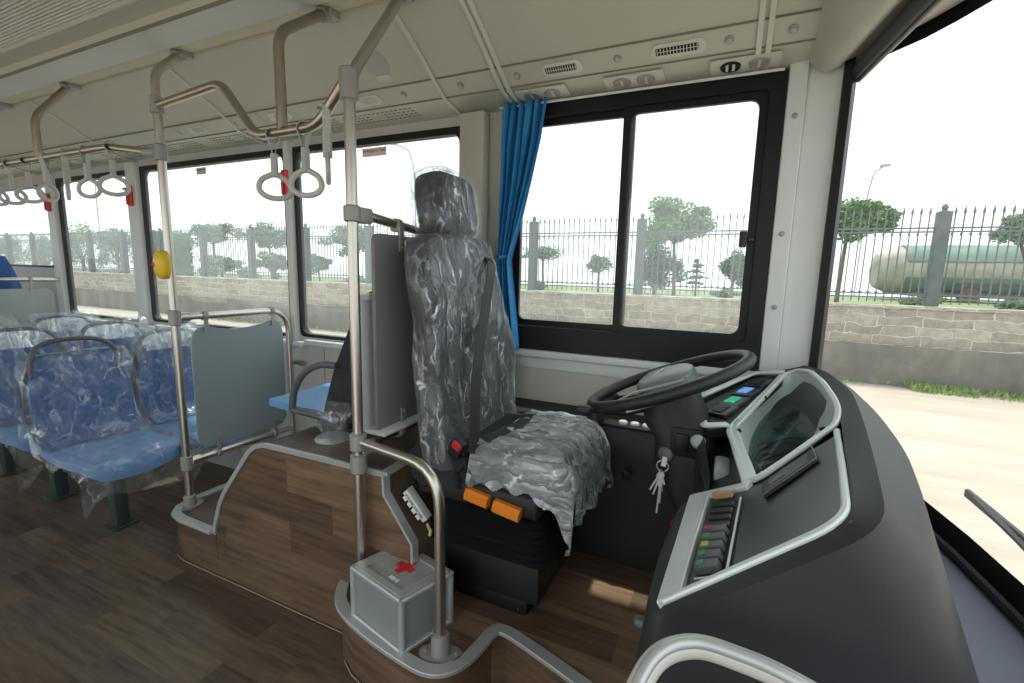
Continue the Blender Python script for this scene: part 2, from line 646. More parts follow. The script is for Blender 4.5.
WS = [(-0.54, .27), (-0.46, .30), (-0.36, .40), (-0.19, .49), (.06, .53), (.36, .56), (.68, .57),
      (1.0, .56), (1.3, .53), (1.55, .49), (1.72, .40), (1.82, .30), (1.9, .27)]
def wx(y): return interp(WS, y)

# floors
bm = nb(); box(bm, (XB, YR, -.04), (.55, YW, 0)); struct('floor', bm, M['wood'])
rim = [(-1.30, 1.45), (-1.27, 1.32), (-1.222, 1.235), (-1.193, 1.158), (-1.133, 1.083), (-1.042, 1.04), (-.917, 1.009), (-.806, .991), (-.71, .984),
       (-.656, 1.007), (-.622, 1.063), (-.608, 1.141), (-.601, 1.195), (-.567, 1.221), (-.432, 1.187), (-.283, 1.141), (-.08, 1.08)]
poly = [(x, y, .0) for x, y in rim] + [(-.02, .5, 0), (.53, .5, 0), (.53, 1.42, 0), (.40, 1.72, 0), (.27, 1.895, 0), (-1.30, 1.895, 0)]
bm = nb(); prism(bm, poly, (0, 0, .2)); o = struct('floor.001', bm, [M['wood_lit'], M['wood_v']])
for p in o.data.polygons:
    if abs(p.normal.z) < .5: p.material_index = 1
bm = nb(); prism(bm, [(-2.31, YW - .005, 0), (-2.31, 1.30, 0), (-2.29, 1.22, 0), (-2.24, 1.175, 0), (-2.17, 1.16, 0), (-1.93, 1.16, 0), (-1.93, YW - .005, 0)], (0, 0, .2))
o = struct('floor.002', bm, [M['wood'], M['wood_v']])
for p in o.data.polygons:
    if abs(p.normal.z) < .5: p.material_index = 1
bm = nb(); box(bm, (XB + .01, YR + .01, 0), (-5.0, YW - .01, .36)); struct('floor.003', bm, M['wood'])

# trims of the steps
def trim(name, pts, w=.04, h=.014, up=(0, 0, 1), mat=None, fil=0):
    bm = nb()
    p = fillet(pts, fil) if fil else pts
    sweep(bm, p, rect(w, h), up)
    return struct(name, bm, mat or M['alu'])
rp = catmull([(x, y, .205) for x, y in rim[2:]], 3)
trim('trim_1', rp)
trim('trim_2', [(-2.31, 1.60, .205), (-2.31, 1.30, .205), (-2.29, 1.22, .205), (-2.24, 1.175, .205), (-2.17, 1.16, .205), (-1.945, 1.16, .205)])

trim('trim_19', [(-2.30, 1.30, .004), (-2.285, 1.21, .004), (-2.24, 1.165, .004), (-2.17, 1.152, .004), (-1.16, 1.152, .004), (-1.10, 1.06, .004), (-1.04, 1.03, .004), (-.917, 1.0, .004), (-.80, .982, .004)], .005, .004, mat=plain('weld_line', (.30, .23, .17), .5))
# driver-side wall
WIN = [(-8.0, -6.55, 1.3, 1.95), (-6.4, -4.98, 1.3, 1.95), (-4.82, -3.84, .93, 1.97), (-3.68, -2.29, .95, 1.98),
       (-2.22, -1.15, .96, 1.98), (-.90, .11, 1.05, 2.02)]
bm = nb()
box(bm, (XB, YW, -.02), (.27, YW + .03, .93))
box(bm, (XB, YW, 1.985), (.27, YW + .03, 2.35))
xs = [XB]
for a, b, z0, z1 in WIN:
    box(bm, (xs[-1], YW, .93), (a, YW + .03, 1.985)); xs.append(b)
    if z0 > .94: box(bm, (a, YW, .93), (b, YW + .03, z0))
    box(bm, (a, YW, z1), (b, YW + .03, 1.985))
box(bm, (xs[-1], YW, .93), (.27, YW + .03, 1.985))
struct('wall_left', bm, M['wallgrey'])
# pillars standing proud of the wall, sills and lower lining
bm = nb()
for a, b in ((-4.96, -4.84), (-3.825, -3.695), (-2.283, -2.227)):
    prism(bm, [(a, YW, .93), (a + .012, YW - .03, .93), (b - .012, YW - .03, .93), (b, YW, .93)], (0, 0, 1.09))
struct('trim_3', bm, M['white'], ang=20)
bm = nb()
for a, b, z in ((-4.95, -3.6, .915), (-3.6, -2.16, .93), (-2.16, -1.12, .945)):
    box(bm, (a, YW - .045, z - .03), (b, YW + .02, z), bev=.006)
struct('trim_4', bm, M['white'])
bm = nb()
box(bm, (-.93, YW - .05, .985), (.12, YW + .01, 1.015), bev=.006)
box(bm, (-.93, YW - .02, .93), (.12, YW + .01, .98), bev=.004)
struct('trim_5', bm, M['white'])
bm = nb()
box(bm, (-1.12, YW - .08, .2), (-1.0, YW + .01, 2.02), bev=.008)
box(bm, (-1.0, YW - .03, .2), (-.905, YW + .01, 2.02), bev=.006)
struct('trim_6', bm, M['cream'])
bm = nb(); box(bm, (-1.0, YW - .012, .2), (.12, YW + .001, .95)); struct('trim_7', bm, M['cream'])
# screws, seams on lining
bm = nb()
for a in (-1.55, -2.05, -2.7, -3.4):
    box(bm, (a - .002, YW - .002, .2), (a + .002, YW, .9))
struct('trim_8', bm, M['seam'])

# front corner pillar on driver side
bm = nb()
prism(bm, [(.115, YW + .01, .9), (.115, YW - .035, .9), (.17, YW - .045, .9), (.17, YW + .01, .9)], (0, 0, 1.16))
struct('trim_9', bm, M['white'], bev=.004)
bm = nb()
prism(bm, [(.17, YW + .01, .9), (.17, YW - .03, .9), (.255, YW - .05, .9), (.29, YW - .07, .9), (.27, YW + .01, .9)], (0, 0, 1.16))
struct('trim_10', bm, M['white'], bev=.004)
bm = nb()
for z in (1.88, 1.5, 1.25):
    lathe(bm, (.143, YW - .04, z), (0, -1, 0), [(.009, 0), (.009, .004), (.005, .006)], 12)
struct('trim_11', bm, M['grey'])

# windows of the driver side
def pane_window(n, a, b, z0, z1, fr=.013, thick=.03):
    bm = nb()
    y0, y1 = YW - .008, YW + .031
    out = rrect((a + b) / 2, (z0 + z1) / 2, (b - a) / 2 + .004, (z1 - z0) / 2 + .004, .03)
    inn = rrect((a + b) / 2, (z0 + z1) / 2, (b - a) / 2 - fr, (z1 - z0) / 2 - fr, .05)
    m = len(out)
    v = [[bm.verts.new((p[0], y, p[1])) for p in L] for L, y in ((out, y0), (inn, y0), (inn, y1), (out, y1))]
    for k in range(4):
        A, B = v[k], v[(k + 1) % 4]
        for j in range(m):
            bm.faces.new((A[j], A[(j + 1) % m], B[(j + 1) % m], B[j]))
    f = struct('window_%d' % n, bm, M['black'])
    g = nb(); box(g, (a + .004, YW + .012, z0 + .004), (b - .004, YW + .016, z1 - .004))
    obj('pane', g, M['glass'], f)
    return f
for i, (a, b, z0, z1) in enumerate(WIN[:5]):
    pane_window(i + 1, a, b, z0, z1)
    if i > 1:
        bm = nb(); box(bm, (a, YW - .01, z1 - .02), (b, YW + .032, z1 + .012)); struct('trim_%d' % (12 + i), bm, M['black'])

# driver sliding window: thick black frame, mullion, latch
a, b, z0, z1 = WIN[5]
bm = nb()
fo = [(-.905, 1.01), (.113, 1.01), (.113, 2.035), (-.905, 2.035)]
fi = rrect(-.39, 1.545, .45, .415, .03)
def ring_xz(bm, out, inn, ya, yb):
    m = len(inn)
    v = [[bm.verts.new((p[0], y, p[1])) for p in L] for L, y in ((out, ya), (inn, ya), (inn, yb), (out, yb))]
    for k in range(4):
        A, B = v[k], v[(k + 1) % 4]
        for j in range(m):
            bm.faces.new((A[j], A[(j + 1) % m], B[(j + 1) % m], B[j]))
ring_xz(bm, rrect(-.396, 1.522, .509, .513, .01), rrect(-.41, 1.548, .475, .43, .02), YW - .03, YW + .03)
wf = struct('window_6', bm, M['black'])
def sash(xa, xb, ya):
    bm = nb(); ring_xz(bm, rrect((xa + xb) / 2, 1.548, (xb - xa) / 2, .43, .01), rrect((xa + xb) / 2, 1.548, (xb - xa) / 2 - .028, .405, .03), ya, ya + .018)
    s = obj('sash', bm, M['black'], wf)
    g = nb(); box(g, (xa + .01, ya + .007, 1.13), (xb - .01, ya + .011, 1.965)); obj('pane', g, M['glass'], s)
sash(-.885, -.385, YW + .004)
sash(-.425, .065, YW - .018)
bm = nb()
box(bm, (.012, YW - .055, 1.455), (.036, YW - .02, 1.51), bev=.004)
box(bm, (.036, YW - .045, 1.475), (.06, YW - .02, 1.49), bev=.003)
obj('latch', bm, M['blackm'], wf)

# ceiling: cove profile, mirrored on the door side
def strip(prof, x0, x1, mirror=True, thick=.012):
    bm = nb()
    for s in ((1, -1) if mirror else (1,)):
        pts = [(YC + s * (y - YC), z) for y, z in prof]
        A = [bm.verts.new((x0, y, z)) for y, z in pts]; B = [bm.verts.new((x1, y, z)) for y, z in pts]
        C_ = [bm.verts.new((x0, y, z + thick)) for y, z in pts]; D_ = [bm.verts.new((x1, y, z + thick)) for y, z in pts]
        n = len(pts)
        for i in range(n - 1):
            bm.faces.new((A[i], A[i + 1], B[i + 1], B[i]))
            bm.faces.new((C_[i], D_[i], D_[i + 1], C_[i + 1]))
        bm.faces.new((A[0], B[0], D_[0], C_[0])); bm.faces.new((A[-1], C_[-1], D_[-1], B[-1]))
    return bm
XF = .24
struct('ceiling', strip([(1.905, 2.035), (1.86, 2.045), (1.756, 2.062)], XB, XF), M['ceil'], 20)
struct('ceiling.001', strip([(1.752, 2.066), (1.676, 2.108)], XB, XF), M['ceil'], 20)
struct('ceiling.002', strip([(1.672, 2.112), (1.60, 2.155), (1.50, 2.21), (1.40, 2.262)], XB, XF), M['ceil'], 50)
struct('ceiling.003', strip([(1.40, 2.258), (1.398, 2.268), (1.29, 2.262), (1.285, 2.236)], XB, XF), M['chan'], 20)
struct('ceiling.004', strip([(1.285, 2.236), (1.18, 2.205), (1.09, 2.195)], XB, XF), M['duct'], 20)
struct('ceiling.005', strip([(1.09, 2.195), (1.085, 2.225), (1.06, 2.235), (YC, 2.25)], XB, XF, True), M['ceil'], 20)
bm = nb(); box(bm, (XB, YR - .05, 2.33), (.62, YW + .05, 2.38)); struct('ceiling.006', bm, M['white'])
# seams along the coves
bm = nb()
for y, z in ((1.754, 2.062), (1.674, 2.107)):
    box(bm, (XB, y - .0022, z - .001), (XF, y + .0022, z + .006))
box(bm, (XB, 1.088, 2.188), (XF, 1.092, 2.2))
struct('trim_20', bm, M['seam'])
# ribs across the cove
cove = [(1.895, 2.033), (1.756, 2.058), (1.672, 2.106), (1.60, 2.150), (1.50, 2.205), (1.40, 2.257)]
k = 21
for x in (-6.6, -5.1, -3.75, -2.45, -1.15, -.87, .03):
    bm = nb()
    wds = (.012,) if x not in (-.87, .03) else (.012,)
    for dx in ((0,) if x not in (-.87, .03) else (-.014, .014)):
        sweep(bm, [(x + dx, y, z) for y, z in cove], rect(.016, .008, .001), (0, -.5, -1))
    struct('trim_%d' % k, bm, M['rib']); k += 1
# front bulkhead beam above the windscreen
bm = nb()
cur = [(wx(y), y) for y in [YR + .06 + i * (YW - YR - .12) / 30 for i in range(31)]]
def wsrow(dx, z): return [(x + dx, y, z) for x, y in cur]
beam_rows = []
for da, z in ((-.085, 2.13), (-.06, 2.045), (-.03, 2.005), (.0, 1.992), (.03, 2.005), (.045, 2.03), (.05, 2.2)):
    beam_rows.append([(.21 + .16 * min(1.9 - y, y - YR) + da, y, z) for x, y in cur])
for A, B in zip(beam_rows, beam_rows[1:]):
    a = [bm.verts.new(p) for p in A]; b2 = [bm.verts.new(p) for p in B]
    for i in range(len(a) - 1):
        bm.faces.new((a[i], a[i + 1], b2[i + 1], b2[i]))
bmesh.ops.remove_doubles(bm, verts=bm.verts[:], dist=1e-5)
struct('trim_30', bm, M['cream'], 60)
bm = nb()
a = [bm.verts.new((.15, y, 2.29)) for x, y in cur]; b2 = [bm.verts.new((x + .01, y, 2.2)) for x, y in cur]
for i in range(len(a) - 1): bm.faces.new((a[i], a[i + 1], b2[i + 1], b2[i]))
struct('trim_31', bm, M['cream'])
bm = nb()
for (xa, za), (xb, zb) in (((.06, 2.02), (0, 2.03)),):
    A = [bm.verts.new((min(.295 + .13 * max(0, min(1.9 - y, y - YR)), x - .01), y, 2.0)) if True else None for x, y in cur]; B = [bm.verts.new((max(x - .009, .27), y, 2.032)) for x, y in cur]
    for i in range(len(A) - 1): bm.faces.new((A[i], A[i + 1], B[i + 1], B[i]))
A = [bm.verts.new((.235 + .16 * min(1.9 - y, y - YR), y, 2.012)) for x, y in cur]; B = [bm.verts.new((.31 + .13 * min(1.9 - y, y - YR), y, 2.03)) for x, y in cur]
for i in range(len(A) - 1): bm.faces.new((A[i], A[i + 1], B[i + 1], B[i]))
struct('trim_32', bm, M['cream'])

# windscreen
bm = nb()
lo_ = [bm.verts.new(p) for p in wsrow(.012, .73)]; hi_ = [bm.verts.new(p) for p in wsrow(.0, 2.2)]
for i in range(len(lo_) - 1): bm.faces.new((lo_[i], lo_[i + 1], hi_[i + 1], hi_[i]))
bmesh.ops.solidify(bm, geom=bm.faces[:], thickness=.005)
wsf = nb()
def wband(bm, z0, z1, i0=0, i1=None, dx=-.006):
    c_ = cur[i0:i1]
    A = [bm.verts.new((x + dx + .004, y, z0)) for x, y in c_]; B = [bm.verts.new((x + dx, y, z1)) for x, y in c_]
    for i in range(len(A) - 1): bm.faces.new((A[i], A[i + 1], B[i + 1], B[i]))
wband(wsf, .70, .795); wband(wsf, 1.995, 2.2)
bmesh.ops.solidify(wsf, geom=wsf.faces[:], thickness=.003)
ye = cur[-1][1]
prism(wsf, [(.262, ye + .025, .72), (.262, ye - .012, .72), (.285, ye - .02, .72), (.30, ye + .01, .72), (.30, ye + .025, .72)], (0, 0, 1.48))
ye = cur[0][1]
prism(wsf, [(.262, ye - .025, .72), (.262, ye + .012, .72), (.285, ye + .02, .72), (.30, ye - .01, .72), (.30, ye - .025, .72)], (0, 0, 1.48))
wsfo = struct('window_7', wsf, M['black'])
obj('pane', bm, M['glassf'], wsfo, ang=60)
bm = nb()
A = [bm.verts.new((x + .01, y, -.02)) for x, y in cur]; B = [bm.verts.new((x + .01, y, .72)) for x, y in cur]
for i in range(len(A) - 1): bm.faces.new((A[i], A[i + 1], B[i + 1], B[i]))
bmesh.ops.solidify(bm, geom=bm.faces[:], thickness=.03)
struct('wall_front', bm, M['black'], 60)
# shelf between dashboard and windscreen
bm = nb()
sh = [(x - .008, y, .70) for x, y in cur if y < 1.86]
prism(bm, sh + [(.20, 1.84, .70), (.20, YR + .1, .70)], (0, 0, .028))
struct('trim_33', bm, plain('shelf_grey_blue', (0.10, 0.115, 0.15), .6), 40)
bm = nb()
sweep(bm, [(x - .022, y, .742) for x, y in cur if y < 1.8], rect(.012, .02, .003), (0, 0, 1))
struct('trim_34', bm, M['blackm'])

# door-side wall (behind the camera) with open windows, rear wall
bm = nb()
box(bm, (XB, YR - .06, -.02), (-1.75, YR, .80)); box(bm, (-.05, YR - .06, -.02), (.27, YR, .80)); box(bm, (XB, YR - .06, 2.02), (.27, YR, 2.35))
for a, b in ((-8.2, -8.0), (-6.6, -6.45), (-5.1, -4.95), (-3.6, -3.45), (-1.80, -1.70), (-.95, -.90), (-.08, -.02), (.2, .27)):
    box(bm, (a, YR - .06, 0 if -1.9 < a < .1 else .80), (b, YR, 2.02))
struct('wall_right', bm, M['wallgrey'])
bm = nb()
box(bm, (XB - .06, YR, -.02), (XB, YW, 1.2)); box(bm, (XB - .06, YR, 1.95), (XB, YW, 2.35))
for a, b in ((YR, YR + .2), (YW - .2, YW)): box(bm, (XB - .06, a, 1.2), (XB, b, 1.95))
struct('wall_rear', bm, M['wallgrey'])

# ================================================================== OUTSIDE
GZ = -.35
def ground_mat():
    m, nt, b = new_mat('sandy_concrete')
    v = texco(nt)
    n1 = noise_tex(nt, texco(nt, (.35, 1.6, 1), rot=(0, 0, .12)), 1.4, 7, .65)
    c = ramp(nt, n1, [(.32, (.33, .29, .235)), (.5, (.39, .345, .28)), (.68, (.45, .405, .335))])
    nt.links.new(c, b.inputs['Base Color']); b.inputs['Roughness'].default_value = .9
    return m
bm = nb(); box(bm, (-70, -30, GZ - .2), (40, 9.7, GZ)); o = struct('floor.004', bm, ground_mat())
def stone_mat():
    m, nt, b = new_mat('rubble_stone')
    g = nt.nodes.new('ShaderNodeNewGeometry'); sp = nt.nodes.new('ShaderNodeSeparateXYZ'); cb = nt.nodes.new('ShaderNodeCombineXYZ')
    nt.links.new(g.outputs['Position'], sp.inputs[0]); nt.links.new(sp.outputs['X'], cb.inputs['X']); nt.links.new(sp.outputs['Z'], cb.inputs['Y'])
    nz = nt.nodes.new('ShaderNodeTexNoise'); nz.inputs['Scale'].default_value = 3.0; nz.inputs['Detail'].default_value = 3
    nt.links.new(g.outputs['Position'], nz.inputs['Vector'])
    mx = nt.nodes.new('ShaderNodeMixRGB'); mx.blend_type = 'LINEAR_LIGHT'; mx.inputs['Fac'].default_value = .085
    nt.links.new(cb.outputs[0], mx.inputs[1]); nt.links.new(nz.outputs['Color'], mx.inputs[2])
    br = nt.nodes.new('ShaderNodeTexBrick')
    for k_, v_ in (('Scale', 1), ('Brick Width', .46), ('Row Height', .155), ('Mortar Size', .014), ('Mortar Smooth', .5), ('Bias', -.1)): br.inputs[k_].default_value = v_
    br.offset = .43; br.squash = 1.35; br.squash_frequency = 2
    br.inputs['Color1'].default_value = (.27, .25, .205, 1); br.inputs['Color2'].default_value = (.41, .38, .32, 1); br.inputs['Mortar'].default_value = (.52, .50, .44, 1)
    nt.links.new(mx.outputs[0], br.inputs['Vector'])
    n2 = noise_tex(nt, g.outputs['Position'], 9, 6, .7)
    m2 = nt.nodes.new('ShaderNodeMixRGB'); m2.blend_type = 'MULTIPLY'; m2.inputs['Fac'].default_value = .8
    nt.links.new(br.outputs['Color'], m2.inputs[1]); nt.links.new(ramp(nt, n2, [(.3, (.6, .6, .6)), (.6, (1.1, 1.1, 1.05))]), m2.inputs[2])
    nt.links.new(m2.outputs[0], b.inputs['Base Color']); b.inputs['Roughness'].default_value = .95
    bp = nt.nodes.new('ShaderNodeBump'); bp.inputs['Distance'].default_value = .03; bp.inputs['Strength'].default_value = .7
    nt.links.new(br.outputs['Fac'], bp.inputs['Height']); bp.invert = True; nt.links.new(bp.outputs[0], b.inputs['Normal'])
    return m
def conc_mat():
    m, nt, b = new_mat('weathered_concrete')
    n1 = noise_tex(nt, texco(nt, (1, 1, .6)), 1.6, 8, .7)
    nt.links.new(ramp(nt, n1, [(.35, (.10, .096, .08)), (.55, (.16, .152, .125)), (.7, (.24, .225, .19))]), b.inputs['Base Color']); b.inputs['Roughness'].default_value = .95
    return m
t = thing('boundary_wall', 'long rubble stone boundary wall on a weathered concrete footing across the yard', 'wall', (0, 9.6, GZ))
bm = nb()
box(bm, (-60, 9.52, .27), (14, 9.95, .92))
STONE = stone_mat(); obj('stonework', bm, STONE, t)
bm = nb(); box(bm, (-60, 9.50, .90), (14, 9.98, .95), bev=.01); obj('coping', bm, STONE, t)
bm = nb(); box(bm, (-60, 9.40, GZ), (14, 9.95, .30), bev=.02); obj('footing', bm, conc_mat(), t)
# verge behind the wall
bm = nb(); box(bm, (-60, 9.96, .5), (20, 17.5, .86)); o = obj('verge', bm, plain('verge_grass', (.16, .22, .09), .95, var=.35, nscale=2)); o['kind'] = 'structure'; o.name = 'floor.005'

def leaves(bm, c, dim, n, size, seed, lumps=9):
    rnd = random.Random(seed)
    blobs = []
    for _ in range(lumps):
        d = V((rnd.gauss(0, 1), rnd.gauss(0, 1), rnd.gauss(0, 1))).normalized()
        rr = rnd.uniform(.25, .9)
        blobs.append((V((d.x * dim[0] * rr, d.y * dim[1] * rr, d.z * dim[2] * rr - .25 * dim[2] * rr * rr)), rnd.uniform(.18, .36)))
    blobs += [(V((0, 0, 0)), .62)] * 4
    for i in range(n):
        bc, br_ = rnd.choice(blobs)
        d = V((rnd.gauss(0, 1), rnd.gauss(0, 1), rnd.gauss(0, 1))).normalized() * (rnd.random() ** .35) * br_
        p = V(c) + bc + V((d.x * dim[0], d.y * dim[1], d.z * dim[2]))
        a = V((rnd.uniform(-1, 1), rnd.uniform(-1, 1), rnd.uniform(-.5, .5))).normalized() * size * rnd.uniform(.6, 1.2)
        b_ = a.orthogonal().normalized()
        b_ = (Matrix.Rotation(rnd.uniform(0, 6.28), 3, a.normalized()) @ b_) * size * rnd.uniform(.35, .6)
        vs_ = [bm.verts.new(p - a), bm.verts.new(p - b_), bm.verts.new(p + a), bm.verts.new(p + b_)]
        bm.faces.new(vs_)
LEAFM = [plain('leaf_green', (.14, .27, .08), .7, var=.3, nscale=4), plain('leaf_grey_green', (.17, .29, .17), .7, var=.3, nscale=4), plain('leaf_dark', (.08, .19, .075), .7, var=.3, nscale=4)]
BARK = plain('bark', (.16, .13, .09), .9, var=.2)
def tree(name, lab, x, y, z, rx, rz, mat=0, n=2200, size=.05, lean=0, group=None, base=.86, seed=1, forks=4):
    rx *= 1.2; rz *= 1.22; n = int(n * 1.45)
    t = thing(name, lab, 'tree' if 'tree' in name else 'shrub', (x, y, base), group)
    bm = nb(); leaves(bm, (x, y, z), (rx, min(rx, .9), rz), n, size, seed, 24)
    obj('crown', bm, LEAFM[mat], t, ang=180)
    bm = nb(); r0 = .028 + rx * .02
    zt = z - rz * .35
    tube(bm, [(x + lean, y, base - .02), (x + lean * .6, y, (base + zt) / 2), (x, y, zt)], r0, seg=8, scale=[1, .85, .6])
    rnd = random.Random(seed)
    for k_ in range(forks):
        a = k_ * 2 * PI / forks + rnd.random()
        tube(bm, [(x + lean * .3, y, zt - rz * .45), (x + math.cos(a) * rx * .35, y + math.sin(a) * .25, zt + rz * .15), (x + math.cos(a) * rx * .6, y + math.sin(a) * .4, zt + rz * .6)], r0 * .5, seg=6, scale=[1, .7, .4])
    obj('trunk', bm, BARK, t)
    return t
TG = 'trees behind the fence'
tree('broadleaf_tree', 'large round-crowned green tree behind the fence, seen through the sliding part of the driver window', -1.35, 12, 2.68, .84, .60, 0, 5200, .055, .1, TG, seed=3, forks=5)
tree('broadleaf_tree', 'low bushy green tree standing just under the large round-crowned tree', -1.79, 12.5, 1.62, .60, .52, 2, 3200, .05, 0, TG, seed=4)
tree('broadleaf_tree', 'small thin flat-topped tree next to the blue curtain, behind the fence', -5.11, 13, 1.95, .55, .25, 1, 900, .05, .05, TG, seed=5)
tree('clipped_tree', 'little cloud-pruned tree between the curtain and the window bar', -3.13, 12, 1.62, .33, .28, 1, 900, .045, 0, TG, seed=6)
tree('broadleaf_tree', 'round dark green tree at the right edge of the driver window by the latch', .03, 12, 1.56, .40, .36, 2, 2600, .045, 0, TG, seed=8)
tree('broadleaf_tree', 'leafy tree partly cut by the left edge of the windscreen', 2.12, 12, 2.66, .82, .48, 0, 5200, .055, -.05, TG, seed=9)
tree('broadleaf_tree', 'overhanging tree at the far right edge of the windscreen view', 4.75, 12, 2.40, .40, .26, 1, 1600, .05, .4, TG, seed=10)
for i, (x, y, z, rx, rz, lab) in enumerate([
    (-20.32, 13, 2.68, 1.35, .50, 'spreading flat-topped tree in the middle of the widest passenger window'),
    (-16.81, 13, 2.52, 1.2, .5, 'spreading tree beside the pillar, right side of the widest passenger window'),
    (-12.62, 13, 2.51, 1.1, .5, 'spreading tree seen beside the tall steel pole nearest the driver seat'),
    (-31.3, 13, 2.48, 2.0, 1.1, 'big hazy tree on the left of the third passenger window from the curtain'),
    (-27.9, 13, 2.36, 1.7, .95, 'big hazy tree on the right of the third passenger window from the curtain'),
    (-38.0, 14, 2.0, 2.2, 1.1, 'hazy tree through the small high window, right-hand one'),
    (-43.0, 14, 2.0, 2.4, 1.1, 'hazy tree through the small high window, left-hand one'),
    (-8.32, 13, 2.24, .76, .5, 'tree mostly hidden behind the wrapped headrest'),
    (-13.66, 12.5, 1.50, .5, .36, 'small layered bush tree right of the pillar in the last passenger window before the curtain'),
    (-15.3, 12, 1.5, .5, .4, 'small tree just left of the pillar with the red hammer box nearest the driver'),
    (-18.4, 12, 1.35, 1.1, .4, 'low wide bushy tree under the spreading trees of the widest window')]):
    tree('broadleaf_tree', lab, x, y, z, rx, rz, 1, 1900, .075, .1, TG, seed=20 + i)
# cloud-pruned conifer
t = thing('clipped_conifer', 'small dark tiered conifer standing left of the round tree by the window latch', 'tree', (-.73, 11.5, .86), TG)
bm = nb()
for i, (z, r) in enumerate(((1.2, .24), (1.34, .22), (1.47, .18), (1.6, .13), (1.7, .07))):
    leaves(bm, (-.73 + (.03 if i % 2 else -.03), 11.5, z), (r, r, .05), 260, .035, 50 + i, 8)
obj('crown', bm, LEAFM[2], t, ang=180)
bm = nb(); tube(bm, [(-.73, 11.5, .84), (-.73, 11.5, 1.7)], .025, seg=8); obj('trunk', bm, BARK, t)
# box hedge (clipped) far left
bm = nb()
rnd = random.Random(5)
box(bm, (-21.0, 10.7, .84), (-19.3, 11.5, 2.55), bev=.1)
for i in range(1800):
    p = V((rnd.uniform(-21.05, -19.25), rnd.choice((10.66, 11.5)) if rnd.random() < .8 else rnd.uniform(10.7, 11.5), rnd.uniform(.9, 2.6)))
    a = V((rnd.uniform(-1, 1), rnd.uniform(-.4, .4), rnd.uniform(-1, 1))).normalized() * .07
    b_ = a.cross(V((0, 1, 0))).normalized() * .04
    bm.faces.new([bm.verts.new(p - a), bm.verts.new(p - b_), bm.verts.new(p + a), bm.verts.new(p + b_)])
tag(obj('clipped_hedge', bm, LEAFM[2], ang=180), 'tall square-clipped dark green hedge block behind the yellow stop bell', 'hedge')
# low bushes behind the wall
for i, (x, r, lab) in enumerate([(-.1, .3, 'low bush behind the wall near the window latch'), (-4.3, .35, 'low bush behind the wall left of the window bar'), (3.0, .42, 'rounded yellow-green bush in front of the tanker cab'),
                                (4.35, .36, 'rounded bright bush right of the leaning grey fence post'), (-10.0, .5, 'low green bush behind the wall under the headrest'), (-14.6, .6, 'low bush behind the wall beside the hoop rail'), (-23.0, 1.2, 'long low bush behind the wall at the left of the widest window')]):
    bm = nb(); leaves(bm, (x, 10.6, 1.0), (r, .3, .16), 900, .035, 80 + i, 8)
    tag(obj('low_bush', bm, LEAFM[0 if i in (2, 3) else 1], ang=180), lab, 'bush', 'low bushes behind the wall')
# weeds at the foot of the wall
bm = nb()
rnd = random.Random(11)
for (xa, xb, n) in ((2.7, 3.5, 500), (3.6, 4.2, 90), (4.3, 5.2, 260), (-15, -8, 160), (.3, 2.6, 60)):
    for i in range(n):
        x = rnd.uniform(xa, xb); y = 9.36 - rnd.random() ** 2 * .35; h = rnd.uniform(.03, .14)
        d = V((rnd.uniform(-.5, .5), rnd.uniform(-.5, .2), 1)).normalized() * h
        s = V((rnd.uniform(-1, 1), rnd.uniform(-1, 1), 0)).normalized() * .02
        p = V((x, y, GZ))
        bm.faces.new([bm.verts.new(p), bm.verts.new(p + d * .6 - s), bm.verts.new(p + d), bm.verts.new(p + d * .6 + s)])
tag(obj('weeds', bm, plain('weed_green', (.18, .30, .05), .8, var=.3), ang=180), 'green weeds growing along the foot of the stone wall', 'weeds', kind='stuff')

# fence
POSTM = plain('fence_post_grey', (.10, .125, .12), .8, var=.15)
IRON = plain('iron_rail', (.12, .14, .14), .6)
posts = [(5.28, 'at the far right edge of the view'), (2.95, 'seen through the windscreen in front of the tanker'), (.62, 'hidden behind the front corner pillar'), (-1.71, 'just right of the sliding window bar'), (-4.04, 'beside the blue curtain')]
def post_mesh(x, nm, lab):
    t = thing(nm, lab, 'fence post', (x, 9.72, .97), 'concrete fence posts')
    bm = nb()
    box(bm, (x - .085, 9.635, .96), (x + .085, 9.805, 2.44), bev=.01)
    box(bm, (x - .088, 9.632, 2.42), (x + .088, 9.808, 2.45), bev=.01)
    obj('shaft', bm, POSTM, t)
    bm = nb(); lathe(bm, (x, 9.72, 2.45), (0, 0, 1), [(.06, 0), (.03, .03), (.045, .05), (.045, .075), (.025, .11), (.005, .125)], 14)
    obj('finial', bm, POSTM, t)
    return t
pt = post_mesh(2.95, 'fence_post', 'grey square fence post ' + posts[1][1])
for x, l in [posts[0]] + posts[2:]:
    dup(pt, (x, 9.72, .97), 'grey square fence post ' + l)
lab_left = ['behind the driver headrest', 'behind the grey partition panel', 'first left of the tall pole nearest the driver', 'right of the pillar with the nearest red box', 'left of the pillar with the nearest red box', 'under the right-hand spreading tree', 'in the middle of the widest passenger window', 'right of the square hedge', 'behind the square hedge',
            'left of the stop bell pole', 'right part of the third window', 'middle of the third window', 'left part of the third window', 'at the pillar beyond the third window', 'right part of the high window', 'left part of the high window']
for i in range(16):
    dup(pt, (-6.37 - 2.33 * i, 9.72, .97), 'distant grey fence post ' + lab_left[i])
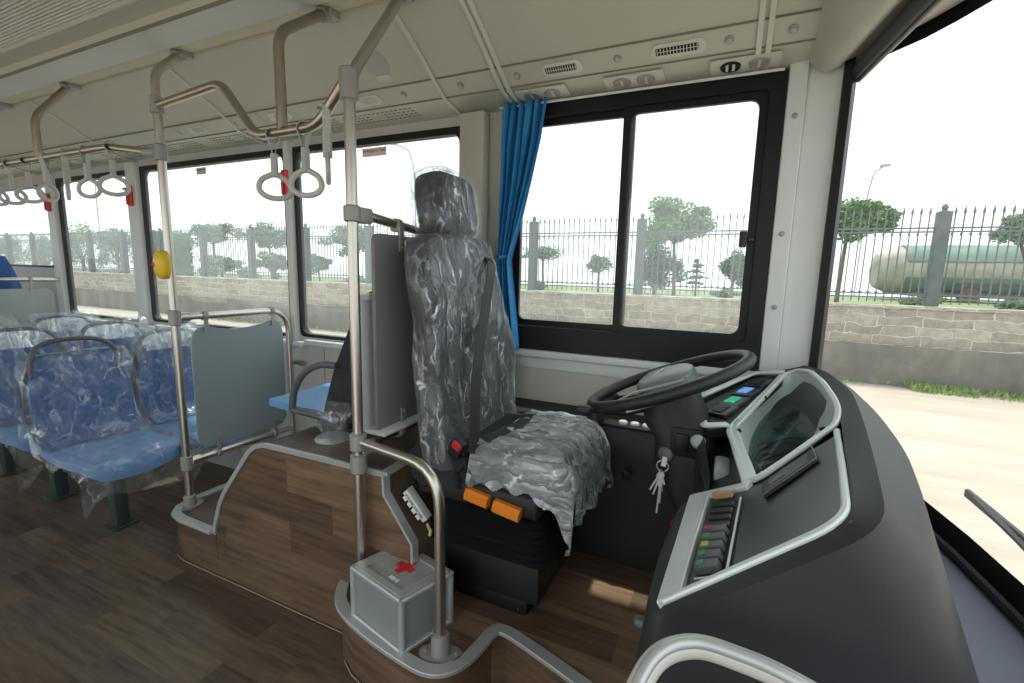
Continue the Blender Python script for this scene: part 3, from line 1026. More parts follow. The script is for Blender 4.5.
def panel(x0, x1):
    t = thing('iron_fence', 'spear-topped iron fence panel', 'fence', ((x0 + x1) / 2, 9.72, .97), 'iron fence panels')
    bm = nb()
    for z in (2.2, 2.14, 1.14, 1.08):
        box(bm, (x0 + .085, 9.705, z - .012), (x1 - .085, 9.735, z + .012))
    obj('rails', bm, IRON, t)
    bm = nb()
    n = int((x1 - x0 - .17) / .112)
    for k_ in range(n):
        x = x0 + .14 + k_ * .112
        prism(bm, [(x - .008, 9.712, 1.0), (x + .008, 9.712, 1.0), (x + .008, 9.728, 1.0), (x - .008, 9.728, 1.0)], (0, 0, 1.42))
        for sgn_ in (1,):
            lathe(bm, (x, 9.72, 2.40), (0, 0, 1), [(.009, 0), (.022, .04), (.002, .14)], 4)
        box(bm, (x - .022, 9.712, 2.08), (x - .006, 9.728, 2.12))
        box(bm, (x - .024, 9.712, 1.14), (x + .024, 9.728, 1.17))
    obj('pickets', bm, IRON, t, ang=30)
    return t
xsq = [5.28 + 2.33] + [5.28 - 2.33 * i for i in range(21)]
fp = panel(2.95, 5.28)
fp['label'] = 'spear-topped iron fence panel right of the post in front of the tanker'
plabs = ['at the far right beyond the windscreen', None, 'left of the post in front of the tanker', 'behind the round tree by the latch', 'from the window bar to the curtain', 'behind the curtain']
for i in range(20):
    if i == 1: continue
    xc = (xsq[i] + xsq[i + 1]) / 2
    if i < 6: lb = 'spear-topped iron fence panel ' + plabs[i]
    else: lb = 'distant iron fence panel ' + lab_left[i - 6].replace('post', 'panel') + ', right side'
    dup(fp, (xc, 9.72, .97), lb)

# tanker truck parked behind the fence
TD = 15.0
t = thing('tanker_truck', 'old green and cream tanker vehicle parked behind the fence', 'truck', (5.4, TD + .6, .86))
tg = plain('tanker_green', (.10, .18, .14), .6, var=.25, nscale=2)
tc = plain('tanker_cream', (.32, .31, .26), .7, var=.3, nscale=3)
bm = nb()
prof = [(.02, 0), (.45, .12), (.62, .5), (.64, 1.0), (.64, 5.0)]
lathe(bm, (3.35, TD + .65, 1.62), (1, 0, 0), prof, 28)
obj('tank', bm, tc, t)
bm = nb()
for a0, a1 in ((15, 160), (-62, -14)):
    def f(u, v, a0=a0, a1=a1):
        a = math.radians(a0 + (a1 - a0) * u)
        return (4.0 + 4.4 * v, TD + .65 - .66 * math.cos(a) if a0 < 0 else TD + .65 + .66 * math.cos(a), 1.62 + .66 * math.sin(a))
    surf(bm, f, 10, 6, .01)
obj('green_bands', bm, tg, t)
bm = nb(); box(bm, (4.2, TD + .1, .98), (8.4, TD + 1.2, 1.1)); box(bm, (5.0, TD + .05, 1.28), (8.4, TD + .1, 1.34))
for x in (4.6, 5.3, 7.2): 
    lathe(bm, (x, TD + .05, 1.02), (0, 1, 0), [(.05, 0), (.2, .02), (.21, .2), (.05, .22)], 18)
obj('chassis', bm, plain('chassis_brown', (.10, .06, .05), .8), t)

# street lamps
for i, (x, y, z1, dx, lab) in enumerate([(-45, 20, 9, 2, 'distant curved street lamp left of the third passenger window'), (-18.6, 25, 9.2, -1.5, 'distant curved street lamp behind the driver headrest'), (3.95, 20, 5.15, .35, 'thin street lamp seen above the tree through the windscreen')]):
    t = thing('street_lamp', lab, 'street lamp', (x, y, .8))
    bm = nb(); tube(bm, [(x, y, .8), (x, y, z1 * .8), (x + dx * .3, y, z1 * .96), (x + dx, y, z1)], .05 if x < 0 else .025, fil=1.0 if x < 0 else .3, seg=8); obj('pole', bm, plain('lamp_pole', (.35, .36, .36), .6), t)
    bm = nb(); superell(bm, (x + dx * 1.1, y, z1 + .02), (.28 if x < 0 else .16, .08, .05), nu=12, nv=6); obj('lamp_head', bm, plain('lamp_head', (.4, .4, .4), .6), t)
# wiper
t = thing('windscreen_wiper', 'black wiper arm resting at the bottom of the windscreen outside', 'wiper', (.62, 1.5, .78))
bm = nb(); sweep(bm, [(.612, 1.565, .80), (.622, 1.32, .80), (.63, .9, .775)], rect(.022, .012, .002), (1, 0, 0)); obj('arm', bm, M['blackm'], t)
bm = nb(); sweep(bm, [(.605, 1.50, .812), (.612, 1.30, .80), (.615, .9, .77)], rect(.008, .02, .002), (1, 0, 0)); obj('blade', bm, M['black'], t)

# ================================================================== WHEEL ARCH PLATFORM
t = thing('wheel_arch_platform', 'raised wood-look wheel arch platform with aluminium edging and a round cover on top', 'platform', (-1.45, 1.5, .2))
prof = [(-1.93, .0), (-1.925, .21), (-1.87, .37), (-1.66, .625), (-1.62, .655), (-1.56, .67), (-1.0, .67), (-1.0, .60), (-.885, .455), (-.885, .0)]
bm = nb(); prism(bm, [(x, 1.16, z) for x, z in prof], (0, YW - 1.165, 0))
o = obj('body', bm, [M['wood'], M['wood_v']], t)
for p in o.data.polygons:
    if abs(p.normal.y) > .5: p.material_index = 1
bm = nb()
pth = fillet([(-1.935, 1.158, .2), (-1.93, 1.158, .23), (-1.875, 1.158, .375), (-1.64, 1.158, .665), (-1.0, 1.158, .672)], .08)
sweep(bm, pth, rect(.012, .020), (0, 0, 1))
sweep(bm, [(-1.0, 1.158, .672), (-1.002, 1.40, .672), (-1.002, 1.86, .672)], rect(.034, .012), (0, 0, 1))
sweep(bm, [(-.998, 1.166, .672), (-.996, 1.166, .60), (-.882, 1.166, .452), (-.878, 1.166, .21)], rect(.034, .010), (1, 0, 0))
obj('edging', bm, M['alu'], t)
bm = nb(); lathe(bm, (-1.40, 1.33, .67), (0, 0, 1), [(.072, 0), (.072, .004), (.055, .009), (.02, .011), (.001, .0115)], 30)
obj('round_cover', bm, M['alu'], t)
# connector block on the slope
t = thing('electrical_connector', 'light grey multi-pin connector block fixed to the sloping end of the wheel arch platform', 'connector', (-.93, 1.25, .5))
mt = Matrix.Translation((-.925, 1.235, .545)) @ RZ(.15) @ RY(math.radians(52)) @ Matrix.Scale(.72, 4)
bm = nb()
def addm(bm, fn):
    t_ = nb(); fn(t_)
    for v in t_.verts: v.co = mt @ v.co
    merge(bm, t_)
addm(bm, lambda b: box(b, (-.085, -.035, 0), (.085, .02, .03), bev=.003))
addm(bm, lambda b: [box(b, (-.07 + .035 * i, -.055, 0), (-.045 + .035 * i, -.033, .02), bev=.002) for i in range(4)])
obj('housing', bm, M['btn'], t)
bm = nb(); addm(bm, lambda b: box(b, (-.08, .021, 0), (.08, .045, .022), bev=.003)); obj('clamp', bm, M['blackm'], t)
bm = nb(); tube(bm, [(-.89, 1.25, .475), (-.872, 1.245, .455), (-.873, 1.24, .44)], .006, seg=8); obj('cable_end', bm, plain('cable_yellow', (.55, .55, .15), .5), t)

# ================================================================== POLES AND RAILS
RP = .0172
def collar(bm, p, axis, L=.06, r=.025):
    p = V(p); a = V(axis).normalized()
    lathe(bm, p - a * L / 2, a, [(r * .8, 0), (r, .004), (r, L - .004), (r * .8, L)], 16)
def bracket(bm, p):
    x, y, z = p
    box(bm, (x - .03, y - .02, z - .028), (x + .03, y + .035, z + .01), bev=.008)
    tube(bm, [(x, y - .03, z - .03), (x, y + .02, z + .005)], .026, seg=12)
def floor_flange(bm, x, y, z):
    lathe(bm, (x, y, z), (0, 0, 1), [(.027, 0), (.027, .055), (.022, .06)], 18)
    pts = []
    for k in range(28):
        a = 2 * PI * k / 28
        pts.append((x + .06 * sgn(math.cos(a), 1) * .55 - .05 * math.sin(a) * 0, y + .06 * math.sin(a), z))
    prism(bm, pts, (0, 0, .01))
def bolts(bm, pts, ax):
    for p in pts: lathe(bm, p, ax, [(.006, 0), (.006, .004), (.003, .006)], 8)

# pole 1
t = thing('handrail_pole', 'tall steel pole carrying the yellow stop bell, on the low ledge beside the passenger seats', 'pole', (-2.26, 1.25, .2))
bm = nb(); tube(bm, [(-2.26, 1.25, .2), (-2.26, 1.25, 2.14), (-2.26, 1.37, 2.262)], RP, fil=.045); obj('tube', bm, M['steel'], t)
bm = nb(); floor_flange(bm, -2.26, 1.25, .2); obj('floor_flange', bm, M['grey'], t)
bm = nb(); bracket(bm, (-2.26, 1.37, 2.27)); obj('ceiling_bracket', bm, M['grey'], t)
bm = nb()
bm.free()
for z, ax in ((2.01, (0, 0, 1)), (1.82, (0, 0, 1)), (1.11, (0, 0, 1)), (.42, (0, 0, 1))):
    bm = nb(); collar(bm, (-2.26, 1.25, z), ax, .07); obj('joint_collar', bm, M['grey'], t)
# pole 2
t = thing('handrail_pole', 'tall steel pole right in front of the grey partition behind the driver seat', 'pole', (-1.07, 1.12, .2))
bm = nb(); tube(bm, [(-1.07, 1.12, .2), (-1.07, 1.12, 1.90), (-1.07, 1.37, 2.25)], RP, fil=.07); obj('tube', bm, M['steel'], t)
bm = nb(); bracket(bm, (-1.07, 1.37, 2.262)); obj('ceiling_bracket', bm, M['grey'], t)
bm = nb(); floor_flange(bm, -1.07, 1.12, .2); obj('floor_flange', bm, M['grey'], t)
bm = nb()
collar(bm, (-1.07, 1.12, 1.885), (0, 0, 1), .09, .027); obj('joint_collar', bm, M['grey'], t)
bm = nb(); collar(bm, (-1.07, 1.12, 1.515), (0, 0, 1), .05, .026)
box(bm, (-1.092, 1.12, 1.49), (-1.048, 1.19, 1.537), bev=.006); obj('joint_collar', bm, M['grey'], t); bm = nb()
collar(bm, (-1.07, 1.12, .785), (0, 0, 1), .06, .027); collar(bm, (-1.07, 1.12, .71), (0, 0, 1), .065, .027)
box(bm, (-1.092, 1.12, .735), (-1.048, 1.18, .775), bev=.006)
obj('joint_collar', bm, M['grey'], t)
# curved grab rail beside the first-aid box
t = thing('grab_rail', 'low bent steel grab rail standing in front of the first aid box', 'handrail', (-.71, 1.05, .2))
bm = nb(); tube(bm, [(-1.045, 1.118, .785), (-.705, 1.05, .790), (-.70, 1.05, .2)], .0160, fil=.125, seg=18); obj('tube', bm, M['steel'], t)
bm = nb()
lathe(bm, (-.70, 1.05, .2), (0, 0, 1), [(.03, 0), (.028, .06), (.024, .075)], 20)
pr = []
for k in range(32):
    a = 2 * PI * k / 32
    pr.append(V((-.70, 1.05, .2)) + RZ(math.radians(20)) @ V((.066 * math.cos(a), .034 * math.sin(a), 0)))
prism(bm, pr, (0, 0, .012))
bolts(bm, [V((-.70, 1.05, .212)) + RZ(math.radians(20)) @ V((s * .048, 0, 0)) for s in (-1, 1)], (0, 0, 1))
obj('floor_flange', bm, M['grey'], t)

# left hanging rail with stanchions
t = thing('ceiling_handrail', 'long overhead steel rail with a row of grey hand straps over the passenger seats', 'handrail', (-4.4, 1.22, 1.82))
bm = nb(); tube(bm, [(-2.29, 1.247, 1.82), (-2.58, 1.21, 1.862), (-3.2, 1.21, 1.862), (-7.4, 1.21, 1.862)], .016, fil=.05); obj('rail', bm, M['steel2'], t)
bm = nb()
collar(bm, (-2.31, 1.245, 1.823), (1, 0, -.1), .09, .025); obj('joint_collar', bm, M['grey'], t)
for x in (-3.22, -4.0, -5.4):
    bm = nb(); tube(bm, [(x, 1.21, 1.862), (x, 1.21, 2.06), (x, 1.37, 2.262)], RP, fil=.05); s = obj('stanchion', bm, M['steel2'], t)
    bm = nb(); bracket(bm, (x, 1.37, 2.27)); obj('ceiling_bracket', bm, M['grey'], s)
# U rail between the poles
t = thing('ceiling_handrail', 'dropped U-shaped overhead steel rail between the two tall poles, with three hand straps', 'handrail', (-1.6, 1.19, 1.82))
def yl(x): return 1.25 + (x + 2.26) * (1.12 - 1.25) / 1.19
pts = [(-2.24, yl(-2.24), 2.01), (-1.755, yl(-1.755), 2.01), (-1.55, yl(-1.55), 1.80), (-1.22, yl(-1.22), 1.79), (-1.085, yl(-1.085), 1.90)]
bm = nb(); tube(bm, pts, .016, fil=.055); obj('rail', bm, M['steel2'], t)
bm = nb(); xm = -1.40; tube(bm, [(xm, yl(xm), 1.80), (xm, yl(xm), 2.10), (xm, 1.37, 2.262)], RP, fil=.05); s = obj('stanchion', bm, M['steel2'], t)
bm = nb(); bracket(bm, (xm, 1.37, 2.268)); obj('ceiling_bracket', bm, M['grey'], s)

# hand straps
def strap(loc, rot, label, group):
    t = thing('hand_strap', label, 'hand strap', loc, group)
    bm = nb()
    lp = []
    for k in range(16):
        a = 2 * PI * k / 16
        lp.append((0, .022 * math.cos(a), .0 + .022 * math.sin(a)))
    sweep(bm, lp, rect(.002, .022, .0005), (1, 0, 0), True)
    for s in (-1, 1):
        sweep(bm, [(0, s * .018, -.01), (0, s * .006, -.05), (0, s * .004, -.07)], rect(.002, .024, .0005), (1, 0, 0))
    sweep(bm, [(0, 0, -.060), (0, 0, -.135)], rect(.022, .028, .006), (1, 0, 0))
    o1 = obj('strap_band', bm, M['strap'])
    bm = nb()
    rp_ = []
    for k in range(28):
        a = 2 * PI * k / 28
        x = .050 * math.sin(a) * (1 - .16 * math.cos(a)); z = -.168 + .040 * math.cos(a)
        if z > -.14: x *= .85
        rp_.append((0, x, z))
    sweep(bm, rp_, rect(.018, .015, .005), (1, 0, 0), True)
    o2 = obj('ring_handle', bm, M['ring'])
    for o in (o1, o2):
        o.parent = t
    t.rotation_euler = (0, 0, rot)
    return t
s0 = strap((-2.56, 1.21, 1.862), -.44, 'hand strap nearest the stop bell pole on the long left rail, ring facing us', 'hand straps on the left rail')
labs = ['second hand strap left of the stop bell pole', 'third hand strap left of the stop bell pole, ring seen edge-on', 'fourth hand strap left of the stop bell pole',
        'fifth hand strap left of the stop bell pole', 'sixth hand strap left of the stop bell pole', 'seventh hand strap left of the stop bell pole, at the picture edge']
for i, (x, r) in enumerate([(-2.775, -1.15), (-2.97, 1.15), (-3.17, .45), (-3.36, -.4), (-3.56, -.3), (-3.74, .4)]):
    dup(s0, (x, 1.21, 1.862), labs[i], r)
for i, (x, z, r, lb) in enumerate([(-1.455, 1.79, -.60, 'left-hand strap of the three on the dropped rail, in front of the red box'),
                                   (-1.285, 1.79, -1.15, 'middle strap of the three on the dropped rail'), (-1.175, 1.825, .80, 'right-hand strap of the three on the dropped rail, edge-on by the pole')]):
    o = dup(s0, (x, yl(x), z), lb, r); o['group'] = 'hand straps on the dropped rail'

# partition with hoop (behind pole 1)
X1 = -2.26
t = thing('hoop_partition', 'blue-grey partition panel hung in a steel hoop rail at the stop bell pole', 'partition', (X1, 1.55, .2))
bm = nb()
tube(bm, [(X1, 1.25, 1.11), (X1, 1.845, 1.11), (X1, 1.845, .2)], .016, fil=.13)
tube(bm, [(X1, 1.25, .42), (X1, 1.845, .42)], .015)
collar(bm, (X1, 1.29, 1.11), (0, 1, 0), .05, .022); collar(bm, (X1, 1.29, .42), (0, 1, 0), .05, .022)
obj('hoop_rail', bm, M['steel'], t)
pn = []
top = [(1.31, .99), (1.325, 1.03), (1.35, 1.055), (1.40, 1.06), (1.44, 1.045), (1.50, 1.035), (1.60, 1.035), (1.67, 1.045), (1.71, 1.06), (1.76, 1.055), (1.79, 1.03), (1.80, .99), (1.80, .50), (1.77, .465), (1.34, .465), (1.31, .50)]
bm = nb(); prism(bm, [(X1 - .006, y, z) for y, z in top], (.012, 0, 0)); obj('panel', bm, M['panel'], t)
bm = nb()
for y, z, d in ((1.38, 1.11, -1), (1.74, 1.11, -1), (1.40, .42, 1), (1.72, .42, 1)):
    lathe(bm, (X1, y - .012, z), (0, 1, 0), [(.018, 0), (.023, .003), (.023, .021), (.018, .024)], 14)
    sweep(bm, [(X1 + .012, y, z), (X1 + .012, y, z + d * .075)], rect(.02, .007), (1, 0, 0))
obj('clips', bm, M['grey'], t)
bm = nb(); tube(bm, [(X1, 1.845, .80), (X1 + .0, 1.885, .80)], .011); tube(bm, [(X1 - .0, 1.885, .80), (X1 + .07, 1.87, .80)], .014); obj('wall_bracket', bm, M['steel2'], t)

# partition behind the driver
X2 = -1.07
t = thing('driver_partition', 'grey partition panel hung between steel rails directly behind the driver seat', 'partition', (X2, 1.5, .67))
bm = nb()
tube(bm, [(X2, 1.14, 1.52), (X2, 1.45, 1.492), (X2, 1.815, 1.485)], .016)
tube(bm, [(X2, 1.14, .76), (X2, 1.815, .76)], .016)
tube(bm, [(X2, 1.80, .67), (X2, 1.80, 1.485)], .016)
obj('rails', bm, M['steel'], t)
bm = nb(); prism(bm, [(X2 + .0, y, z) for y, z in rrect(1.49, 1.12, .29, .345, .03)], (.014, 0, 0)); obj('panel', bm, M['panel2'], t)
bm = nb(); box(bm, (X2 - .05, 1.165, .795), (X2 - .036, 1.80, 1.245), bev=.002); box(bm, (X2 - .052, 1.16, 1.245), (X2 - .02, 1.80, 1.265), bev=.002)
box(bm, (X2 - .07, 1.19, .785), (X2 + .05, 1.80, .80), bev=.003)
obj('white_back_board', bm, M['white'], t)
bm = nb()
for y, z, d in ((1.33, 1.50, -1), (1.66, 1.488, -1), (1.33, .76, 1), (1.66, .76, 1)):
    lathe(bm, (X2, y - .014, z), (0, 1, 0), [(.018, 0), (.024, .003), (.024, .025), (.018, .028)], 14)
    sweep(bm, [(X2 + .020, y, z), (X2 + .020, y, z + d * .09)], rect(.026, .008), (1, 0, 0))
    lathe(bm, (X2 + .022, y, z + d * .075), (1, 0, 0), [(.006, 0), (.006, .006)], 8)
obj('clips', bm, M['grey'], t)

# stop bell
t = thing('stop_bell', 'yellow stop bell button with a red push, clamped to the tall pole', 'stop button', (-2.24, 1.22, 1.34))
bm = nb(); superell(bm, (-2.268, 1.222, 1.345), (.044, .026, .062), .85, .8); obj('housing', bm, M['yellow'], t)
bm = nb(); lathe(bm, (-2.292, 1.205, 1.345), (-.55, -.85, 0), [(.014, -.01), (.014, .006), (.010, .010)], 14); obj('push_button', bm, M['red'], t)

# first aid box
t = thing('first_aid_box', 'silver first aid case with a red cross on its lid, behind the bent grab rail', 'first aid box', (-.9, 1.11, .2))
c4 = [V((-1.045, 1.055, 0)), V((-.805, 1.0, 0)), V((-.745, 1.175, 0)), V((-.985, 1.235, 0))]
cc = sum(c4, V()) / 4
def q4(k, z): return [cc + (p - cc) * k + V((0, 0, z)) for p in c4]
bm = nb(); prism(bm, q4(.975, .203), (0, 0, .165)); obj('body', bm, M['aluside'], t)
bm = nb()
for i in range(4):
    a, b = c4[i], c4[(i + 1) % 4]
    for z in (.209, .378):
        sweep(bm, [a + V((0, 0, z)), b + V((0, 0, z))], rect(.02, .016, .004), (0, 0, 1))
    sweep(bm, [a + V((0, 0, .205)), a + V((0, 0, .382))], circ(.0105, 10))
obj('frame', bm, M['alu'], t)
bm = nb()
outq = q4(.97, .386); inq = q4(.74, .3865)
for i in range(4):
    j = (i + 1) % 4
    prism(bm, [outq[i] - V((0, 0, .006)), outq[j] - V((0, 0, .006)), inq[j] - V((0, 0, .006)), inq[i] - V((0, 0, .006))], (0, 0, .008))
ld = obj('lid_border', bm, M['alu'], t)
bm = nb(); prism(bm, q4(.76, .378), (0, 0, .005)); obj('lid_window', bm, plain('lid_clear_grey', (.33, .34, .33), .12, var=.12, nscale=25), t)
bm = nb()
ux = (c4[1] - c4[0]).normalized(); uy = (c4[3] - c4[0]).normalized()
o_ = cc + V((0, 0, .3835)) + uy * .015
p_, q_ = .036, .0125
prism(bm, [o_ + ux * a + uy * b for a, b in ((-q_, -p_), (q_, -p_), (q_, -q_), (p_, -q_), (p_, q_), (q_, q_), (q_, p_), (-q_, p_), (-q_, q_), (-p_, q_), (-p_, -q_), (-q_, -q_))], (0, 0, .0012))
obj('red_cross', bm, M['red'], t)
bm = nb()
o2_ = o_ - uy * .062 + ux * .03
for k, (a, b, c, d) in enumerate([(-.025, .0, -.006, .006), (.004, .016, -.006, .006)]):
    prism(bm, [o2_ + ux * a + uy * c, o2_ + ux * b + uy * c, o2_ + ux * b + uy * d, o2_ + ux * a + uy * d], (0, 0, .001))
obj('label', bm, M['paper'], t)

# ================================================================== PASSENGER SEATS
def seat_unit(prefix):
    """two seats side by side; origin on the floor under the aisle seat's leg, facing +x"""
    t = thing('double_passenger_seat', 'x', 'passenger seat', (0, 0, 0), 'wrapped double passenger seats')
    for si, y0 in enumerate((-.02, .43)):
        hw = .205
        def outline(v):   # half width with height
            return hw * (0.86 + .14 * math.sin(PI * min(1, v * 1.0 + .12))) * (1 - max(0, v - .82) * 1.1)
        def back(u, v, off=0.0, y0=y0):
            s = 2 * u - 1
            z = .46 + .43 * v
            x = -.12 - .095 * v - .045 * (1 - s * s) - off
            if v < .12: x += .05 * (1 - v / .12) ** 2
            return (x, y0 + s * outline(v), z)
        bm = nb(); surf(bm, back, 14, 12, (-.03, 0, -.004)); obj('backrest_pad', bm, M['blue'], t, 50)
        bm = nb(); surf(bm, lambda u, v: V(back(u, v)) + V((-.033, (u - .5) * .03, 0)), 12, 10, (-.018, 0, 0)); obj('seat_shell', bm, M['seatgrey'], t, 50)
        def cush(u, v, y0=y0):
            s = 2 * u - 1
            x = -.13 + .41 * v
            z = .445 + .02 * s * s - .02 * math.sin(PI * v) + (.0 if v < .86 else -.06 * ((v - .86) / .14) ** 2)
            return (x, y0 + s * hw * (1.0 if v < .9 else 1 - .25 * ((v - .9) / .1) ** 2), z)
        bm = nb(); surf(bm, cush, 12, 12, (0, 0, -.035)); obj('seat_pad', bm, M['blue_l'], t, 50)
        # handle hoop
        bm = nb()
        hp = [(-.20, y0 - .178, .80), (-.215, y0 - .172, .88), (-.235, y0 - .12, .945), (-.238, y0, .962), (-.235, y0 + .12, .945), (-.215, y0 + .172, .88), (-.20, y0 + .178, .80)]
        sweep(bm, catmull(hp, 5), [(a * .9, b * 1.1) for a, b in circ(.0125, 10)], (1, 0, 0)); obj('handle_hoop', bm, M['seatgrey'], t)
    bm = nb()
    box(bm, (-.06, -.18, .35), (-.02, .64, .39), bev=.004); box(bm, (.14, -.18, .35), (.18, .64, .39), bev=.004)
    for y in (-.02, .43):
        box(bm, (-.1, y - .15, .385), (.22, y - .11, .415)); box(bm, (-.1, y + .11, .385), (.22, y + .15, .415))
    obj('seat_frame', bm, M['green_leg'], t)
    bm = nb(); box(bm, (-.03, -.03, .012), (.03, .03, .36), bev=.004); box(bm, (-.04, -.03, .30), (.16, .03, .36), bev=.004); lg = obj('leg', bm, M['green_leg'], t)
    bm = nb(); box(bm, (-.05, -.06, 0), (.05, .06, .012), bev=.003); bolts(bm, [(-.035, -.045, .012), (.035, -.045, .012), (.035, .045, .012), (-.035, .045, .012)], (0, 0, 1)); obj('foot_plate', bm, M['green_leg'], lg)
    return t

def film_cover(t, base, seed, over=True, aisle_hoop=False):
    """crumpled polythene over both seats of a unit (world position base)"""
    for si, y0 in enumerate((-.02, .43)):
        sd = seed * 7.3 + si * 3.1
        hw = .232
        topz = .995 if not (aisle_hoop and si == 0) else .905
        bm = nb()
        NU, NV = 30, 46
        def f(u, v):
            # v: 0 rear hem .. back of seat up, over the top, down the front, over the cushion, front hem
            s = 2 * u - 1
            path = [(-.235, .50), (-.275, .70), (-.275, topz - .04), (-.24, topz), (-.20, topz - .03), (-.155, .72), (-.10, .50), (-.04, .47), (.14, .465), (.27, .462), (.315, .43), (.325, .33)]
            q = v * (len(path) - 1); i = min(int(q), len(path) - 2); fr = q - i
            x = path[i][0] * (1 - fr) + path[i + 1][0] * fr; z = path[i][1] * (1 - fr) + path[i + 1][1] * fr
            w_ = hw
            if z > .78 and v < .5: w_ = hw * (1 - max(0, (z - .80)) ** 1.3 * 1.4)
            edge = max(0, abs(s) - .86) / .14
            y = y0 + s * w_
            am_ = 1.0 if (aisle_hoop and si == 0) else .55
            n = (noise.noise(V((x * 9 + sd, y * 9, z * 9))) * .020 + noise.noise(V((x * 26, y * 26 + sd, z * 26))) * .009) * am_
            if v > .52:
                z += n * .9 + .004 - edge * .045 * (1 + 1.3 * noise.noise(V((x * 8, sd, 1))))
                y += s * edge * .012
            else:
                x += n + (.0 if v > .3 else -.004)
                y += s * abs(n) * .6
            if v > .9: z -= (v - .9) * (.5 + .8 * noise.noise(V((y * 9, sd, 2)))); x += n
            if v < .06: z += noise.noise(V((y * 10, sd, 5))) * .04
            return V((x, y, z)) + V(base)
        surf(bm, f, NU, NV)
        o = obj('plastic_cover', bm, M['film'] if (aisle_hoop) else M['film2'], t, 180)
        o['label'] = 'crumpled clear plastic wrap'
        if not (aisle_hoop and si == 0):
            bm = nb()
            surf(bm, lambda u, v, y0=y0: V((-.222 - .012 * v, y0 + (2 * u - 1) * .165 * (1 - .42 * v ** 2.2), .855 + .098 * v)) + V(base), 12, 6)
            o = obj('hoop_film', bm, M['filmw'], t, 180); o['label'] = 'whitish plastic stretched across the top handle'
su = seat_unit('a')
su['label'] = 'double passenger seat in front, nearest to the stop bell pole, wrapped in clear plastic'
rows = [(-2.77, 1.19, 'x'), (-3.42, 1.20, 'second double passenger seat, right behind the front one, wrapped in plastic'), (-4.08, 1.21, 'third double passenger seat, farthest of the wrapped rows before the rear partition')]
for i, (x, y, lb) in enumerate(rows):
    if i == 0:
        su.location = (x, y, 0); u_ = su
        # covers were authored in world space for the first unit
    else:
        u_ = dup(su, (x, y, 0), lb)
# film covers
for i, o in enumerate([ob for ob in COL.objects if ob.name.startswith('double_passenger_seat')]):
    film_cover(o, (0, 0, 0), i + 1, True, i == 0)
    for ch in [c for c in COL.objects if c.parent == o and (c.name.startswith('plastic_cover') or c.name.startswith('hoop_film'))]:
        ch.matrix_parent_inverse = Matrix.Identity(4)
# rear raised seats behind the far partition
t = thing('passenger_seat', 'single blue seat top showing above the far rear partition', 'passenger seat', (-5.5, 1.62, .36))
bm = nb(); surf(bm, lambda u, v: (-5.33 - .12 * v, 1.62 + (2 * u - 1) * .21 * (1 - .35 * v ** 3), .8 + .58 * v), 12, 10, (-.05, 0, 0)); obj('backrest', bm, M['blue'], t, 50)
bm = nb(); surf(bm, lambda u, v: (-5.32 + .36 * v, 1.62 + (2 * u - 1) * .21, .80), 8, 8, (0, 0, -.06)); obj('seat_pad', bm, M['blue'], t, 50)
bm = nb(); box(bm, (-5.25, 1.57, .36), (-5.1, 1.67, .75)); obj('leg', bm, M['green_leg'], t)
t = thing('rear_partition', 'pale grey-green partition with a steel top rail, behind the last wrapped seats', 'partition', (-4.9, 1.6, .0))
bm = nb(); tube(bm, [(-4.9, .95, 1.205), (-4.9, 1.885, 1.205)], .016); tube(bm, [(-4.9, .95, 1.205), (-4.9, .95, .0)], .016); obj('rail', bm, M['steel'], t)
bm = nb(); prism(bm, [(-4.905, y, z) for y, z in rrect(1.40, .80, .43, .335, .05)], (.012, 0, 0)); obj('panel', bm, plain('panel_green_grey', (.33, .38, .36), .4), t)
bm = nb()
for y in (1.2, 1.7):
    lathe(bm, (-4.9, y - .012, 1.205), (0, 1, 0), [(.018, 0), (.023, .003), (.023, .021), (.018, .024)], 12); sweep(bm, [(-4.885, y, 1.205), (-4.885, y, 1.12)], rect(.02, .007), (1, 0, 0))
obj('clips', bm, M['grey'], t)

# jump seat on the platform, facing the rear
JS0 = len(COL.objects)
t = thing('jump_seat', 'rear-facing blue seat with black back and arched grey armrest, on the wheel arch platform', 'passenger seat', (-1.6, 1.55, .67))
bm = nb(); surf(bm, lambda u, v: (-1.55 - .385 * v, 1.37 + .40 * u, .765 - .01 * math.sin(PI * v)), 10, 10, (0, 0, -.03)); obj('seat_pad', bm, M['blue_l'], t, 50)
bm = nb()
side = [(-1.62, .70), (-1.60, .78), (-1.535, .95), (-1.37, 1.25), (-1.33, 1.27), (-1.29, 1.24), (-1.36, 1.0), (-1.42, .75), (-1.47, .70), (-1.55, .685)]
def bk(u, w_):
    return [(x, 1.36 + u, z) for x, z in side]
loft(bm, [[(x, y, z * 1.0 if 0 < k < 5 else z) for x, z in (side if 0 < k < 5 else [(a + (-1.46 - a) * .12, b + (.95 - b) * .05) for a, b in side])] for k, y in enumerate((1.36, 1.375, 1.5, 1.6, 1.755, 1.77))])
obj('backrest', bm, M['seatblack'], t, 50)
bm = nb(); ap = [(-1.50, 1.35, .965), (-1.59, 1.345, .960), (-1.68, 1.345, .915), (-1.74, 1.345, .835), (-1.765, 1.35, .745)]
sweep(bm, catmull(ap, 5), circ(.015, 10)); sweep(bm, [(-1.765, 1.35, .745), (-1.5, 1.355, .735)], circ(.014, 10)); obj('armrest', bm, M['seatgrey'], t)
bm = nb(); box(bm, (-1.70, 1.42, .67), (-1.45, 1.70, .735), bev=.006); obj('base', bm, M['seatgrey'], t)
bm = nb()
def f(u, v):
    a = u * PI * 1.1 - .2
    z = .715 + .12 * v
    p = V((-1.50 + (-.085) * math.cos(a) + .35 * (z - .78) * .5, 1.345 - .02 * math.sin(a) - .012, z))
    n = noise.noise(p * 22) * .02
    return p + V((n, n * .8 - .006, -.04 * (1 - v) * abs(noise.noise(p * 9)) * 2))
